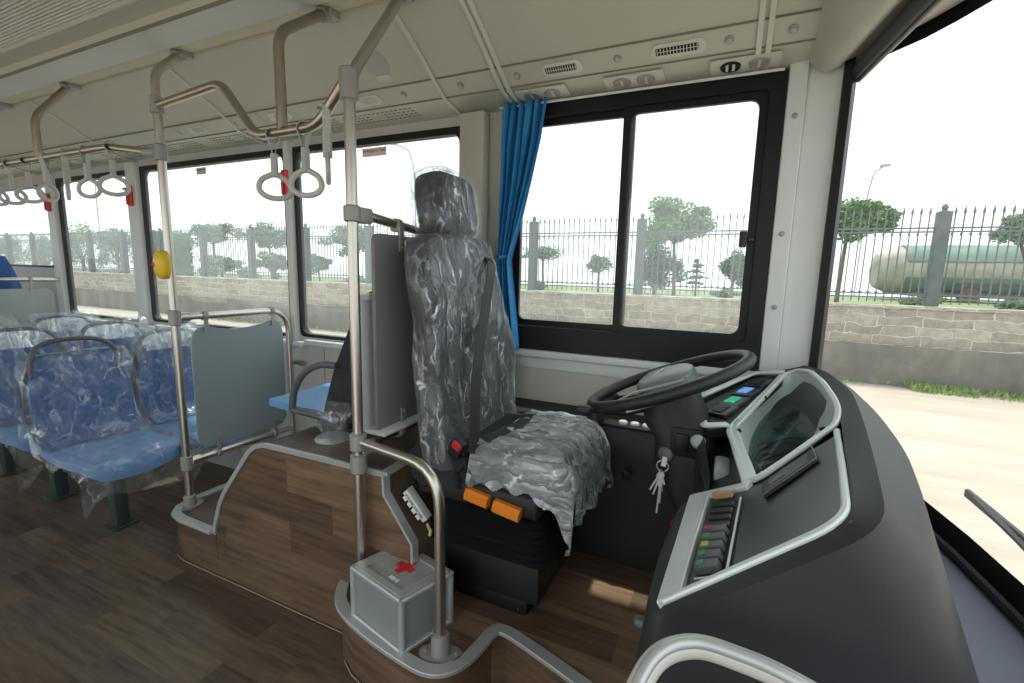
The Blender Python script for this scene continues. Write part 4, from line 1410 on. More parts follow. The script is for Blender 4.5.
surf(bm, f, 24, 20)
o = obj('plastic_cover', bm, M['filmd'], t, 180); o['label'] = 'scrap of clear plastic wrap at the foot of the backrest'

t.location = (-1.49, 1.55, .67)
# ================================================================== DRIVER SEAT
t = thing('driver_seat', 'black suspension driver seat with headrest, wrapped in crumpled clear plastic', 'driver seat', (-.7, 1.47, .2))
YS = 1.485
bm = nb()
box(bm, (-.82, 1.31, .2), (-.53, 1.62, .27), bev=.01); box(bm, (-.86, 1.295, .26), (-.485, 1.64, .43), bev=.012)
sweep(bm, [(-.86, 1.292, .432), (-.50, 1.292, .432)], rect(.01, .006), (0, 0, 1))
bolts(bm, [(-.82, 1.288, .24), (-.55, 1.288, .24)], (0, -1, 0))
obj('pedestal', bm, M['blackm'], t)
bm = nb()
rg = []
for k in range(13):
    z = .43 + .155 * k / 12
    e = .018 * math.cos(k * PI)
    rg.append([(x, y, z) for x, y in rrect(-.675, 1.465, .200 + e - .02 * (k / 12 - .5), .200 + e, .05)])
loft(bm, rg); obj('bellows', bm, M['blackm'], t, 30)
bm = nb(); box(bm, (-.93, 1.245, .585), (-.475, 1.67, .665), bev=.015)
prism(bm, [(-.95, 1.24, .64), (-.90, 1.24, .61), (-.80, 1.24, .65), (-.72, 1.24, .73), (-.76, 1.24, .80), (-.90, 1.24, .80), (-.97, 1.24, .72)], (0, .03, 0))
obj('seat_frame', bm, M['blackm'], t, 40, .006)
for xa, xb, za, zb in ((-.722, -.640, .645, .632), (-.620, -.53, .628, .614)):
    bm = nb(); sweep(bm, [(xa, 1.232, za - .008), (xb, 1.232, zb - .008)], rect(.034, .042, .008), (0, 0, 1))
    for q in (.35, .6):
        x = xa + (xb - xa) * q
        lathe(bm, (x, 1.216, za - .02 + (zb - za) * q), (0, -1, 0), [(.004, 0), (.004, .002)], 8)
    o = obj('adjuster_lever', bm, M['orange'], t); o['label'] = 'orange adjuster lever'
# cushion
def cushion(u, v, o=0.0):
    s = 2 * u - 1
    x = -.83 + .455 * v
    y = YS + s * (.235 + o) * (1 - .06 * v)
    z = .772 + .012 * s * s * (1 if v < .8 else .3) + .012 * v + o * .6
    if v > .82: z -= .085 * ((v - .82) / .18) ** 2
    if abs(s) > .8: z -= .05 * ((abs(s) - .8) / .2) ** 2
    return V((x + o * (v - .3), y, z))
bm = nb(); surf(bm, lambda u, v: cushion(u, v), 16, 16, (0, 0, -.10)); obj('seat_cushion', bm, M['seatblack'], t, 60)
# backrest
def backp(u, v, side_=1):
    """closed block section: u around 0..1, v up"""
    a = 2 * PI * u
    hw = .262 * (1 - .10 * v - .35 * max(0, v - .86)) * (1 + .04 * math.sin(v * 9))
    dp = .068 * (1 - .25 * v)
    cx = -.815 - .145 * v - .015 * math.sin(v * 5)
    z = .64 + .80 * v
    px = sgn(math.cos(a), .55) * dp; py = sgn(math.sin(a), .55) * hw
    if py > 0: py *= 1 + .25 * math.exp(-((v - .50) / .22) ** 2)
    if px > 0: px += .03 * (abs(py) / hw) ** 4 * (1 - v * .5)
    return V((cx + px, YS + py, z + .015 * (1 - (py / hw) ** 2) * (v > .9)))
def backblock(bm, off, nv=30, nu=44, disp=None, v0=0.0):
    rg = []
    for j in range(nv + 1):
        v = v0 + (1 - v0) * j / nv
        r = []
        for i in range(nu):
            p = backp(i / nu, min(v, 1))
            c = V((-.815 - .145 * v, YS, p.z))
            d = (p - c); k = 1 + off / max(.05, d.length)
            p2 = c + d * k
            if disp: p2 = disp(p2, d.normalized())
            r.append(p2)
        rg.append(r)
    c = sum(rg[-1], V()) / nu
    rg.append([c + (p - c) * .82 + V((0, 0, .022)) for p in rg[-1]])
    rg.append([c + (p - c) * .45 + V((0, 0, .034)) for p in rg[-2]])
    loft(bm, rg)
bm = nb(); backblock(bm, 0); obj('backrest', bm, M['seatblack'], t, 70)
hr_c = (-.955, YS - .01, 1.575)
HM = RY(math.radians(-8))
bm = nb(); superell(bm, hr_c, (.060, .142, .112), .45, .5, mt=HM); obj('headrest', bm, M['seatblack'], t, 70)
bm = nb()
for s in (-.05, .05): tube(bm, [(-.96, YS + s, 1.40), (-.96, YS + s, 1.52)], .007, seg=8)
obj('headrest_posts', bm, M['steel'], t)
# wraps
def wr(p, d):
    n = noise.noise(V((p.x * 7, p.y * 15, p.z * 4.5))) * .014 + noise.noise(V((p.x * 24, p.y * 40, p.z * 13))) * .007
    r_ = 1 - abs(noise.noise(V((p.x * 12 + 5, p.y * 20, p.z * 7 + p.y * 9)))) * 2
    return p + d * (n + .006 * r_)
bm = nb(); backblock(bm, .012, 70, 90, wr, .09); o = obj('backrest_wrap', bm, M['filmd'], t, 180); o['label'] = 'crumpled clear plastic wrap'
bm = nb(); superell(bm, hr_c, (.070, .156, .124), .5, .55, 80, 50, HM, lambda p, c: wr(p, (p - V(c)).normalized())); o = obj('headrest_wrap', bm, M['filmd'], t, 180); o['label'] = 'crumpled clear plastic bag over the headrest'
# gathered neck of the bag
bm = nb()
rg = []
for k in range(10):
    z = 1.425 + .075 * k / 9
    rr = .105 + .03 * abs(k / 9 - .5) * 2
    r = []
    for i in range(60):
        a = 2 * PI * i / 60
        w_ = 1 + .16 * math.sin(a * 13 + k * .4) + .10 * math.sin(a * 23)
        r.append((-.955 + math.cos(a) * .055 * w_, YS + math.sin(a) * rr * w_, z))
    rg.append(r)
loft(bm, rg, True, False); o = obj('wrap_neck', bm, M['filmd'], t, 180); o['label'] = 'gathered plastic below the headrest'
# cushion wrap with hanging hem
bm = nb()
def cw(u, v):
    s = 2 * u - 1
    uu = max(0, min(1, .5 + s * .5 / .78)); vv = min(1, .24 + .10 * u + (.76 - .10 * u) * v / .72)
    p = cushion(uu, vv, .014)
    es = max(0, abs(s) - .78) / .22; ev = max(0, v - .72) / .28
    hang = .08 * es + .16 * ev * (1 + .15 * math.sin(u * 14)) 
    hang = min(hang, .145)
    if es > 0: hang = max(hang, es * (.07 + .075 * max(0, min(1, (v - .35) / .4)))) + .01 * math.sin(v * 40) * es; p.y += (1 if s > 0 else -1) * .010 * es
    
    p.x += -.01 * ev - .05 * ev * max(0, .35 - u) + .012 * ev * math.sin(u * 30) + .006 * ev * math.sin(u * 61)
    p.z -= hang
    n = noise.noise(V((p.x * 11, p.y * 11, p.z * 8))) * .014 + noise.noise(V((p.x * 26, p.y * 34, p.z * 20))) * .008
    r_ = (1 - abs(noise.noise(V((p.x * 9 + p.y * 12, p.y * 7, p.z * 4 + 3)))) * 2) * .008
    p.z += (n + r_) * (1 - ev * .6) * (1 - es * .5) + .006
    p.y += (n + r_) * es * (1 if s > 0 else -1)
    p.x += (n + r_) * ev * 1.2
    return p
surf(bm, cw, 70, 80); o = obj('cushion_wrap', bm, M['filmc'], t, 180); o['label'] = 'crumpled clear plastic sheet over the seat cushion'
# belt and buckle
bm = nb()
bp_ = [(-.985, 1.66, 1.40), (-.93, 1.62, 1.36), (-.89, 1.50, 1.20), (-.845, 1.36, .98), (-.80, 1.27, .80), (-.79, 1.245, .76)]
bp_ = catmull([V(p) + V((.085, -.004, .01)) for p in bp_], 6)
sweep(bm, bp_, rect(.044, .003, .001), (1, -.35, .2)); obj('seat_belt', bm, M['blackm'], t)
bm = nb(); sweep(bm, catmull([(-.76, 1.24, .765), (-.70, 1.30, .80), (-.66, 1.50, .80), (-.68, 1.66, .80)], 6), rect(.044, .003, .001), (0, -.2, 1)); obj('lap_belt', bm, M['blackm'], t)
bm = nb(); mtb = Matrix.Translation((-.755, 1.225, .785)) @ RY(.5) @ RX(.1)
bx_ = nb(); box(bx_, (-.022, -.012, -.035), (.022, .012, .035), bev=.005)
for v in bx_.verts: v.co = mtb @ v.co
merge(bm, bx_); tube(bm, [(-.74, 1.235, .755), (-.71, 1.25, .66)], .009, seg=8); bk_ = obj('belt_buckle', bm, M['blackm'], t)
bm = nb(); bx_ = nb(); box(bx_, (-.016, -.0165, .003), (.016, -.010, .030), bev=.003)
for v in bx_.verts: v.co = mtb @ v.co
merge(bm, bx_); o = obj('release_button', bm, M['red'], bk_); o['label'] = 'red release button'

# ================================================================== STEERING
t = thing('steering_wheel', 'large black two-spoke bus steering wheel with a grey hub pad', 'steering wheel', (-.13, 1.43, 1.03))
A_ = math.radians(22.5)
WC = V((-.150, 1.43, 1.04))
WU = V((math.cos(A_), 0, math.sin(A_))); WV = V((0, 1, 0)); WN = V((-math.sin(A_), 0, math.cos(A_)))
RWH = .232
def wp(a, b, h=0): return WC + WU * a + WV * b + WN * h
bm = nb(); sweep(bm, [wp(RWH * math.cos(2 * PI * k / 64), RWH * math.sin(2 * PI * k / 64)) for k in range(64)], [(a * 1.0, b) for a, b in circ(.017, 14)], WN, True); obj('rim', bm, M['blackm'], t)
for s in (1, -1):
    bm = nb()
    surf(bm, lambda u, v: wp((u - .5) * (.13 - .06 * v) - .02 - .03 * v, s * (.06 + .165 * v), -.015 + .012 * v), 6, 8, .016)
    obj('spoke', bm, M['mint'] if s < 0 else M['seatgrey'], t)
bm = nb()
superell(bm, (0, 0, 0), (.085, .115, .038), .6, .7)
for v in bm.verts: v.co = wp(v.co.x, v.co.y, v.co.z - .005)
hb = obj('hub_pad', bm, plain('hub_grey', (.16, .19, .19), .4), t)
bm = nb(); sweep(bm, catmull([wp(-.05, -.07, .02), wp(-.02, -.04, .032), wp(.0, .0, .036), wp(-.02, .04, .032), wp(-.05, .07, .02)], 5), rect(.006, .003, .001), WN); sweep(bm, catmull([wp(-.13, -.10, -.004), wp(-.08, -.105, .006), wp(.0, -.115, .008), wp(.06, -.10, .006)], 5), rect(.016, .006, .002), WN); obj('hub_trim', bm, M['alu'], hb)
bm = nb()
for i in range(3): sweep(bm, [wp(.045 - .004 * i, -.03 + i * .028, .029), wp(.052, -.018 + i * .028, .026)], rect(.010, .004, .001), WN)
obj('hub_buttons', bm, M['btn'], hb)
t2 = thing('steering_column', 'black steering column housing with ignition lock and switch, under the steering wheel', 'steering column', (-.08, 1.43, .2))
bm = nb()
loft(bm, [[wp(x * 1.0, y, -.03) for x, y in rrect(0.0, 0, .075, .08, .05)], [wp(x, y, -.09) for x, y in rrect(-0.01, 0, .085, .09, .05)],
          [(x, 1.43 + y, .88) for x, y in rrect(-.08, 0, .085, .09, .04)], [(x, 1.43 + y, .80) for x, y in rrect(-.065, 0, .10, .095, .04)],
          [(x, 1.43 + y, .66) for x, y in rrect(-.02, 0, .075, .075, .04)], [(x, 1.43 + y, .2) for x, y in rrect(.04, 0, .06, .07, .03)]])
obj('housing', bm, M['blackm'], t2, 50)
bm = nb(); box(bm, (-.118, 1.335, .845), (-.035, 1.348, .93), bev=.006); box(bm, (-.105, 1.328, .86), (-.07, 1.338, .915), bev=.004); obj('switch_plate', bm, M['black'], t2)
bm = nb(); lathe(bm, (-.045, 1.338, .90), (-.2, -1, .1), [(.019, 0), (.019, .012), (.010, .02)], 18); obj('rotary_knob', bm, M['mint'], t2)
bm = nb(); lathe(bm, (-.125, 1.345, .845), (-.5, -1, .1), [(.022, -.01), (.022, .012), (.014, .018)], 18); obj('ignition_lock', bm, M['seatgrey'], t2)
bm = nb(); tube(bm, [(-.16, 1.40, .965), (-.25, 1.33, .95), (-.335, 1.26, .965)], .008, seg=8); superell(bm, (-.35, 1.25, .968), (.022, .014, .012), nu=12, nv=8); obj('control_stalk', bm, M['blackm'], t2)
bm = nb(); tube(bm, [(-.20, 1.50, .97), (-.33, 1.56, .93)], .007, seg=8); superell(bm, (-.35, 1.57, .925), (.03, .028, .018), nu=12, nv=8); obj('retarder_stalk', bm, M['blackm'], t2)
# keys
t = thing('key_bunch', 'bunch of keys hanging from the ignition lock', 'keys', (-.133, 1.325, .83))
bm = nb(); sweep(bm, [(-.133 + .016 * math.cos(a), 1.322, .815 + .016 * math.sin(a)) for a in [2 * PI * k / 18 for k in range(18)]], circ(.0018, 6), None, True)
sweep(bm, [(-.128, 1.325, .842), (-.131, 1.322, .815)], rect(.014, .003, .001), (0, 1, 0)); obj('key_ring', bm, M['alu'], t)
rnd = random.Random(3)
for i, (dx, dz, L) in enumerate(((-.030, -.065, 0), (-.020, -.075, 0), (.004, -.06, 0), (.0, -.095, 0), (-.006, -.125, 0), (.010, -.035, 0))):
    bm = nb(); p0 = V((-.133, 1.32 - .003 * i, .803)); p1 = p0 + V((dx, 0, dz))
    sweep(bm, [p0, p0 + (p1 - p0) * .35], rect(.012, .002, .0005), (0, 1, 0)); sweep(bm, [p0 + (p1 - p0) * .35, p1], rect(.005, .002, .0005), (0, 1, 0))
    obj('key', bm, M['alu'] if i != 2 else plain('brass', (.5, .35, .1), .4, .8), t)

# ================================================================== DASHBOARD
t = thing('dashboard', 'wraparound charcoal dashboard with silver trim, instrument hood and switch panels', 'dashboard', (.15, 1.2, .2))
r0 = [(-.092, 1.61, .95), (.095, 1.856, 1.014), (.19, 1.85, 1.03), (.228, 1.83, 1.042), (.257, 1.65, 1.058), (.258, 1.35, 1.057), (.232, 1.13, 1.05), (.193, .875, 1.046),
      (.168, .69, 1.046), (.055, .658, .97), (-.056, .622, .895), (-.054, .80, .884), (-.042, 1.035, .873), (.0, 1.13, .86), (-.034, 1.34, .925)]
r1 = [(-.105, 1.61, .93), (.085, 1.885, 1.0), (.20, 1.885, 1.035), (.25, 1.87, 1.055), (.285, 1.66, 1.075), (.285, 1.34, 1.085), (.255, 1.10, 1.088), (.222, .85, 1.078),
      (.200, .675, 1.052), (.065, .638, .958), (-.073, .600, .875), (-.075, .80, .865), (-.062, 1.035, .853), (-.01, 1.13, .84), (-.05, 1.34, .90)]
r2 = [(-.11, 1.61, .86), (.08, 1.89, .88), (.225, 1.89, .95), (.285, 1.86, 1.02), (.335, 1.66, 1.045), (.335, 1.32, 1.045), (.318, 1.05, 1.04), (.295, .86, 1.015),
      (.26, .70, .97), (.08, .632, .82), (-.085, .60, .74), (-.09, .80, .74), (-.07, 1.035, .74), (-.01, 1.13, .74), (-.05, 1.34, .80)]
r3 = [(-.10, 1.61, .6), (.08, 1.89, .6), (.235, 1.89, .72), (.29, 1.85, .76), (.385, 1.64, .76), (.41, 1.32, .76), (.40, 1.02, .76), (.385, .84, .76),
      (.36, .71, .72), (.12, .635, .5), (-.09, .605, .48), (-.095, .80, .48), (-.06, 1.035, .48), (.0, 1.13, .48), (-.02, 1.34, .5)]
r4 = [(-.02, 1.61, .2), (.08, 1.89, .2), (.24, 1.89, .2), (.28, 1.85, .2), (.38, 1.64, .2), (.41, 1.32, .2), (.40, 1.02, .2), (.385, .84, .2),
      (.36, .72, .2), (.12, .66, .2), (-.06, .63, .2), (-.06, .80, .2), (-.04, 1.035, .2), (.02, 1.13, .2), (.0, 1.34, .2)]
def rs(r, n=5):
    pts = [V(p) for p in r]; m = len(pts); out = []
    for i in range(m):
        a, b, c = pts[i - 1], pts[i], pts[(i + 1) % m]
        p0 = b + (a - b) * .33; p2 = b + (c - b) * .33
        for k in range(n + 1):
            q = k / n; out.append(p0 * (1 - q) ** 2 + b * 2 * q * (1 - q) + p2 * q * q)
    return out
RR = [rs(r) for r in (r0, r1, r2, r3, r4)]
def mid(a, b, k=.5): return [p * (1 - k) + q * k for p, q in zip(a, b)]
m12 = [p * .5 + q * .5 + V((.0, 0, .0)) for p, q in zip(RR[1], RR[2])]
bm = nb()
loft(bm, [RR[0], mid(RR[0], RR[1], .6), RR[1], m12, RR[2], mid(RR[2], RR[3]), RR[3], RR[4]], True, False)
# floor of the recess between steering column and hood
obj('shell', bm, M['dash'], t, 50)
def zr(x, y): return .89 + .70 * (x + .06) - .08 * (y - .65)
NR = V((-.70, .08, 1)).normalized()
def flat(bm, pts, th=.006, n=NR, lift=0.0):
    pts = [V(p) + n * lift for p in pts]
    prism(bm, [p - n * th for p in pts], n * th)
# right wing
RW = [(.069, .966, .955), (.212, 1.08, 1.045), (.186, .875, 1.044), (.162, .70, 1.042), (-.050, .632, .897), (-.048, .80, .886), (-.038, 1.033, .875)]
bm = nb()
dk = [p - V((0, 0, .03)) for p in RR[0]]; dc = sum(dk, V()) / len(dk) - V((0, 0, .12))
vv = [bm.verts.new(p) for p in dk]; vw = [bm.verts.new(p * .6 + dc * .4 - V((0, 0, .03))) for p in dk]; vc = bm.verts.new(dc)
for i in range(len(vv)):
    j = (i + 1) % len(vv); bm.faces.new((vv[i], vv[j], vw[j], vw[i])); bm.faces.new((vw[i], vw[j], vc))
obj('inner_tray', bm, M['dashtop'], t)
bm = nb(); flat(bm, [sum((V(p) for p in RW), V()) / 7 + (V(p) - sum((V(p) for p in RW), V()) / 7) * 1.03 for p in RW], .03, NR, -.003); rw = obj('switch_panel', bm, M['dashtop'], t)
bm = nb()
def strip4(bm, a, b, c, d, th=.02, lift=.004): flat(bm, [a, b, c, d], th, NR, lift)
strip4(bm, (-.042, 1.035, .873), (-.004, .985, .905), (-.026, .64, .915), (-.056, .622, .896))
strip4(bm, (-.042, 1.038, .873), (.069, .975, .957), (.060, .955, .952), (-.004, .985, .904))
sweep(bm, fillet([(-.050, .626, .90), (.160, .688, 1.046), (.186, .865, 1.048), (.218, 1.10, 1.048)], .05), rect(.012, .010, .003), NR)
obj('silver_trim', bm, M['silver'], t, 40, .002)
# switch column
def lerp(a, b, k): return V(a) * (1 - k) + V(b) * k
a0, a1, b0, b1 = (.002, .951, .910), (.045, .913, .942), (-.012, .668, .920), (.022, .655, .944)
bm = nb(); flat(bm, [a0, a1, b1, b0], .02, NR, .0); sc = obj('switch_column', bm, M['black'], t)
cols = [None, None, None, None, 'red', 'green', 'yellow', 'green', 'green']
SWM = {'red': plain('switch_red', (.35, .02, .04), .4), 'green': plain('switch_green', (.01, .22, .12), .4), 'yellow': plain('switch_yellow', (.45, .40, .04), .4)}
for i in range(9):
    k0, k1 = .04 + i * .105, .04 + i * .105 + .088
    p = [lerp(a0, b0, k0), lerp(a1, b1, k0), lerp(a1, b1, k1), lerp(a0, b0, k1)]
    c = sum(p, V()) / 4
    p = [c + (q - c) * V((.86,) * 3)[0] for q in p]
    bm = nb(); flat(bm, p, .014, NR, .012 if cols[i] else .006); s = obj('rocker_switch', bm, M['dashtop'] if not cols[i] else M['seatgrey'], sc, 40, .0015)
    if cols[i]:
        q = [lerp(p[0], p[1], .08), lerp(p[0], p[1], .5), lerp(p[3], p[2], .5), lerp(p[3], p[2], .08)]
        cq = sum(q, V()) / 4; q = [cq + (z - cq) * .7 for z in q]
        bm = nb(); flat(bm, q, .002, NR, .0135); o = obj('switch_symbol', bm, SWM[cols[i]], s); o['label'] = cols[i] + ' lit symbol window'
bm = nb(); sweep(bm, [lerp(a1, (.06, .91, .95), .4) + NR * .004, lerp(b1, (.04, .65, .955), .4) + NR * .004], rect(.004, .004), NR)
sweep(bm, [V(b0) + V((.0, -.006, .004)), V(b1) + V((0, -.006, .004))], rect(.003, .004), NR); obj('chrome_line', bm, M['alu'], sc)
bm = nb(); flat(bm, [(.010, .972, .914), (.04, .945, .935), (.036, .935, .934), (.006, .96, .912)], .01, NR, .012); obj('tan_label', bm, plain('tan_label', (.45, .3, .14), .5), sc)
# tachograph slot
sl = [(.083, .935, .968), (.172, 1.035, 1.022), (.170, .965, 1.024), (.083, .872, .973)]
bm = nb(); flat(bm, sl, .006, NR, .004); tg_ = obj('tachograph', bm, M['blackm'], t, 40, .002)
bm = nb(); sc_ = sum((V(p) for p in sl), V()) / 4
flat(bm, [sc_ + (V(p) - sc_) * .72 for p in sl], .003, NR, .0055); obj('cover', bm, M['dashtop'], tg_)
bm = nb(); sweep(bm, [V(sl[3]) + NR * .006, V(sl[2]) + NR * .006, V(sl[1]) + NR * .006], rect(.003, .003), NR); obj('bezel_line', bm, M['seatgrey'], tg_)
bm = nb()
for i in range(4):
    c = lerp(lerp(sl[0], sl[3], .5), lerp(sl[1], sl[2], .5), .15 + i * .07) + NR * .007
    flat(bm, [c + V((0, .006, 0)), c + V((.006, .006, .004)), c + V((.006, -.004, .004)), c + V((0, -.004, 0))], .002, NR, 0)
obj('buttons', bm, M['seatgrey'], tg_)

# centre hood
CO = [(.026, 1.377, .932), (.102, 1.574, .974), (.190, 1.79, 1.025), (.226, 1.80, 1.042), (.252, 1.726, 1.056), (.259, 1.525, 1.06), (.254, 1.325, 1.057), (.245, 1.227, 1.052), (.226, 1.15, 1.042), (.194, 1.113, 1.024), (.127, 1.03, .987), (.069, .965, .955)]
EL = [(0.241, 1.612, 1.02), (0.241, 1.535, 1.02), (0.235, 1.455, 1.017), (0.223, 1.378, 1.01), (0.207, 1.308, 1.002), (0.189, 1.249, 0.992), (0.17, 1.201, 0.981), (0.15, 1.166, 0.97), (0.131, 1.144, 0.96), (0.113, 1.135, 0.949), (0.096, 1.141, 0.94), (0.082, 1.161, 0.932), (0.07, 1.195, 0.926), (0.063, 1.245, 0.922), (0.061, 1.307, 0.921), (0.064, 1.382, 0.923), (0.074, 1.464, 0.928), (0.09, 1.549, 0.937), (0.113, 1.629, 0.949), (0.14, 1.693, 0.964), (0.168, 1.733, 0.98), (0.196, 1.744, 0.995), (0.218, 1.725, 1.008), (0.234, 1.678, 1.016)]
NC = V((-.55, 0, 1)).normalized()
cen = V((.15, 1.42, .97))
def angle_of(p):
    d = V(p) - cen
    return math.atan2(d.y, d.x / .45)
def fil_closed(pts, rad, n=5):
    pts = [V(p) for p in pts]; m = len(pts); out = []
    for i in range(m):
        a, b, c = pts[i - 1], pts[i], pts[(i + 1) % m]
        r = min(rad, (a - b).length * .45, (c - b).length * .45)
        p0 = b + (a - b).normalized() * r; p2 = b + (c - b).normalized() * r
        for k in range(n + 1):
            q = k / n; out.append(p0 * (1 - q) ** 2 + b * 2 * q * (1 - q) + p2 * q * q)
    return out
def resamp(pts, m):
    pts = [V(p) for p in pts]; L = [0]
    for i in range(len(pts)): L.append(L[-1] + (pts[(i + 1) % len(pts)] - pts[i]).length)
    out = []; j = 0
    for k in range(m):
        s = L[-1] * k / m
        while L[j + 1] < s: j += 1
        f_ = (s - L[j]) / max(1e-9, L[j + 1] - L[j]); out.append(pts[j] * (1 - f_) + pts[(j + 1) % len(pts)] * f_)
    return out
COF = fil_closed(CO, .05)
cl = resamp(COF, 400)
cl_ang = sorted([(angle_of(p), p) for p in cl], key=lambda q: q[0])
el = resamp(catmull(EL, 2, True), 300)
el_s = sorted([(angle_of(p), p) for p in el], key=lambda q: q[0])
def pick(tab, a):
    best = min(tab, key=lambda q: abs((q[0] - a + PI) % (2 * PI) - PI))
    return best[1]
N = 72
ra = [pick(cl_ang, -PI + 2 * PI * k / N) for k in range(N)]
rb = [pick(el_s, -PI + 2 * PI * k / N) for k in range(N)]
bm = nb()
rA = [p + NC * .004 for p in ra]
rB = [lerp(p, q, .35) - NC * .018 for p, q in zip(ra, rb)]
rC = [q - NC * .022 for q in rb]
rD = [cen + (q - cen) * .97 - NC * .05 for q in rb]
loft(bm, [rA, rB, rC, rD], True, False)
hood = obj('instrument_hood', bm, M['mint_lit'], t, 60)
bm = nb(); prism(bm, [cen + (q - cen) * 1.0 - NC * .055 for q in rb], NC * .006); ls = obj('instrument_face', bm, M['lens'], t)
bm = nb(); prism(bm, [cen + (q - cen) * .99 - NC * .036 for q in rb], NC * .002); obj('instrument_glass', bm, M['cover'], t)
# dials under the lens edge
for cy, cx in ((1.52, .165), (1.33, .135)):
    bm = nb(); c = V((cx, cy, .97 + (cx - .15) * .55)) - NC * .046
    lathe(bm, c, NC, [(.052, 0), (.052, .003), (.048, .004), (.001, .004)], 30); d = obj('dial', bm, M['blackm'], t)
    bm = nb(); lathe(bm, c + NC * .004, NC, [(.050, 0), (.050, .003), (.0485, .003), (.0485, 0)], 30)
    for i in range(9):
        a = -2.2 + i * .55
        u_ = NC.orthogonal().normalized(); w_ = NC.cross(u_)
        q = c + NC * .005 + (u_ * math.cos(a) + w_ * math.sin(a)) * .04
        sweep(bm, [q, q + (u_ * math.cos(a) + w_ * math.sin(a)) * .006], rect(.002, .001, .0002), NC)
    sweep(bm, [c + NC * .006, c + NC * .006 + V((.02, .03, .01))], rect(.002, .001, .0002), NC)
    obj('scale', bm, M['seatgrey'], d)
bm = nb(); sweep(bm, [p + NC * .004 for p in COF], rect(.014, .010, .003), NC, True); 
sweep(bm, [V(CO[2]) + V((-.006, -.01, .002)), V(CO[1]) + V((.004, -.006, .004)), V(CO[0]) + V((.012, -.004, .006))], rect(.026, .012, .003), NC)
sweep(bm, [V(CO[0]) + V((.010, -.008, .004)), V(CO[11]) + V((-.004, .012, .003))], rect(.030, .012, .003), NC)
obj('hood_trim', bm, M['silver'], t, 40)
bm = nb(); flat(bm, [(.040, 1.345, .925), (.056, 1.30, .925), (.088, 1.09, .945), (.076, 1.03, .945)], .01, NC, .003); obj('dark_inlay', bm, M['black'], t)
bm = nb()
for i in range(5):
    p = lerp((.088, 1.345, .932), (.098, 1.20, .934), i / 4) - NC * .018
    flat(bm, [p, p + V((.016, .008, .009)), p + V((.017, -.006, .009)), p + V((.001, -.014, 0))], .002, NC, 0)
obj('printed_marks', bm, M['black'], t)
bm = nb()
for p in ((.124, 1.585, .985), (.052, 1.335, .945), (.205, 1.155, 1.03), (.070, 1.035, .956)):
    lathe(bm, V(p) + NC * -.002, NC, [(.006, 0), (.006, .008), (.004, .009)], 10)
obj('screws', bm, M['black'], t)
# left wing
LO = [(-.092, 1.61, .951), (.095, 1.85, 1.014), (.194, 1.793, 1.03), (.024, 1.36, .945), (-.034, 1.339, .935)]
NL = V((-.22, -.09, 1)).normalized()
bm = nb(); flat(bm, LO, .02, NL, -.006); lw = obj('side_panel', bm, M['black'], t)
bm = nb(); sweep(bm, [V(p) + NL * .004 for p in fillet([(.19, 1.795, 1.032), (.098, 1.815, 1.014), (-.078, 1.565, .955), (-.034, 1.345, .94), (.024, 1.372, .945)], .02)], rect(.024, .010, .003), NL)
obj('side_trim', bm, M['silver'], t, 40)
lo_a, lo_b = (-.01, 1.47, .955), (.115, 1.765, 1.013)
for i, (k, mm, nm) in enumerate(((.06, M['blackm'], 'dark_module'), (.30, M['scr_g'], 'green_display'), (.58, M['scr_b'], 'blue_display'), (.86, M['blackm'], 'key_module'))):
    c = lerp(lo_a, lo_b, k) + V((.010, -.01, 0))
    e1 = V((.03, .055, .012)) * .62; e2 = V((.05, -.035, .008)) * .52
    bm = nb(); flat(bm, [c - e1 - e2, c + e1 - e2, c + e1 + e2, c - e1 + e2], .012, NL, .004); md = obj('module', bm, M['dashtop'], t, 40, .002)
    e1 *= .62; e2 *= .5; cc_ = c - e2 * .2
    bm = nb(); flat(bm, [cc_ - e1 - e2, cc_ + e1 - e2, cc_ + e1 + e2, cc_ - e1 + e2], .002, NL, .0065)
    o = obj('display', bm, mm, md)
    if nm.endswith('display'): o['label'] = nm.replace('_', ' ')
# recess plate between column and hood
bm = nb(); prism(bm, [(-.05, 1.36, .86), (.03, 1.38, .89), (.06, 1.17, .90), (.06, .99, .90), (-.03, 1.04, .845), (-.03, 1.15, .84)], (0, 0, -.02)); obj('recess_plate', bm, M['dashtop'], t)
bm = nb(); box(bm, (.0, 1.17, .85), (.035, 1.27, .895), bev=.008); obj('cable_box', bm, M['mint'], t)
# parking knob
bm = nb(); lathe(bm, (-.075, 1.44, .585), (-1, -.3, 0), [(.012, -.03), (.008, 0), (.009, .01), (.018, .014), (.019, .026), (.013, .032), (.001, .034)], 14); o = obj('emergency_knob', bm, M['red'], t); o['label'] = 'red pull knob under the dash'
bm = nb(); box(bm, (-.075, 1.36, .55), (.1, 1.50, .66), bev=.01); obj('knob_housing', bm, M['blackm'], t)
bm = nb(); lathe(bm, (-.082, .70, .80), (-1, -.1, .1), [(.010, -.01), (.010, .008), (.006, .014)], 12); obj('side_lock', bm, M['seatgrey'], t)

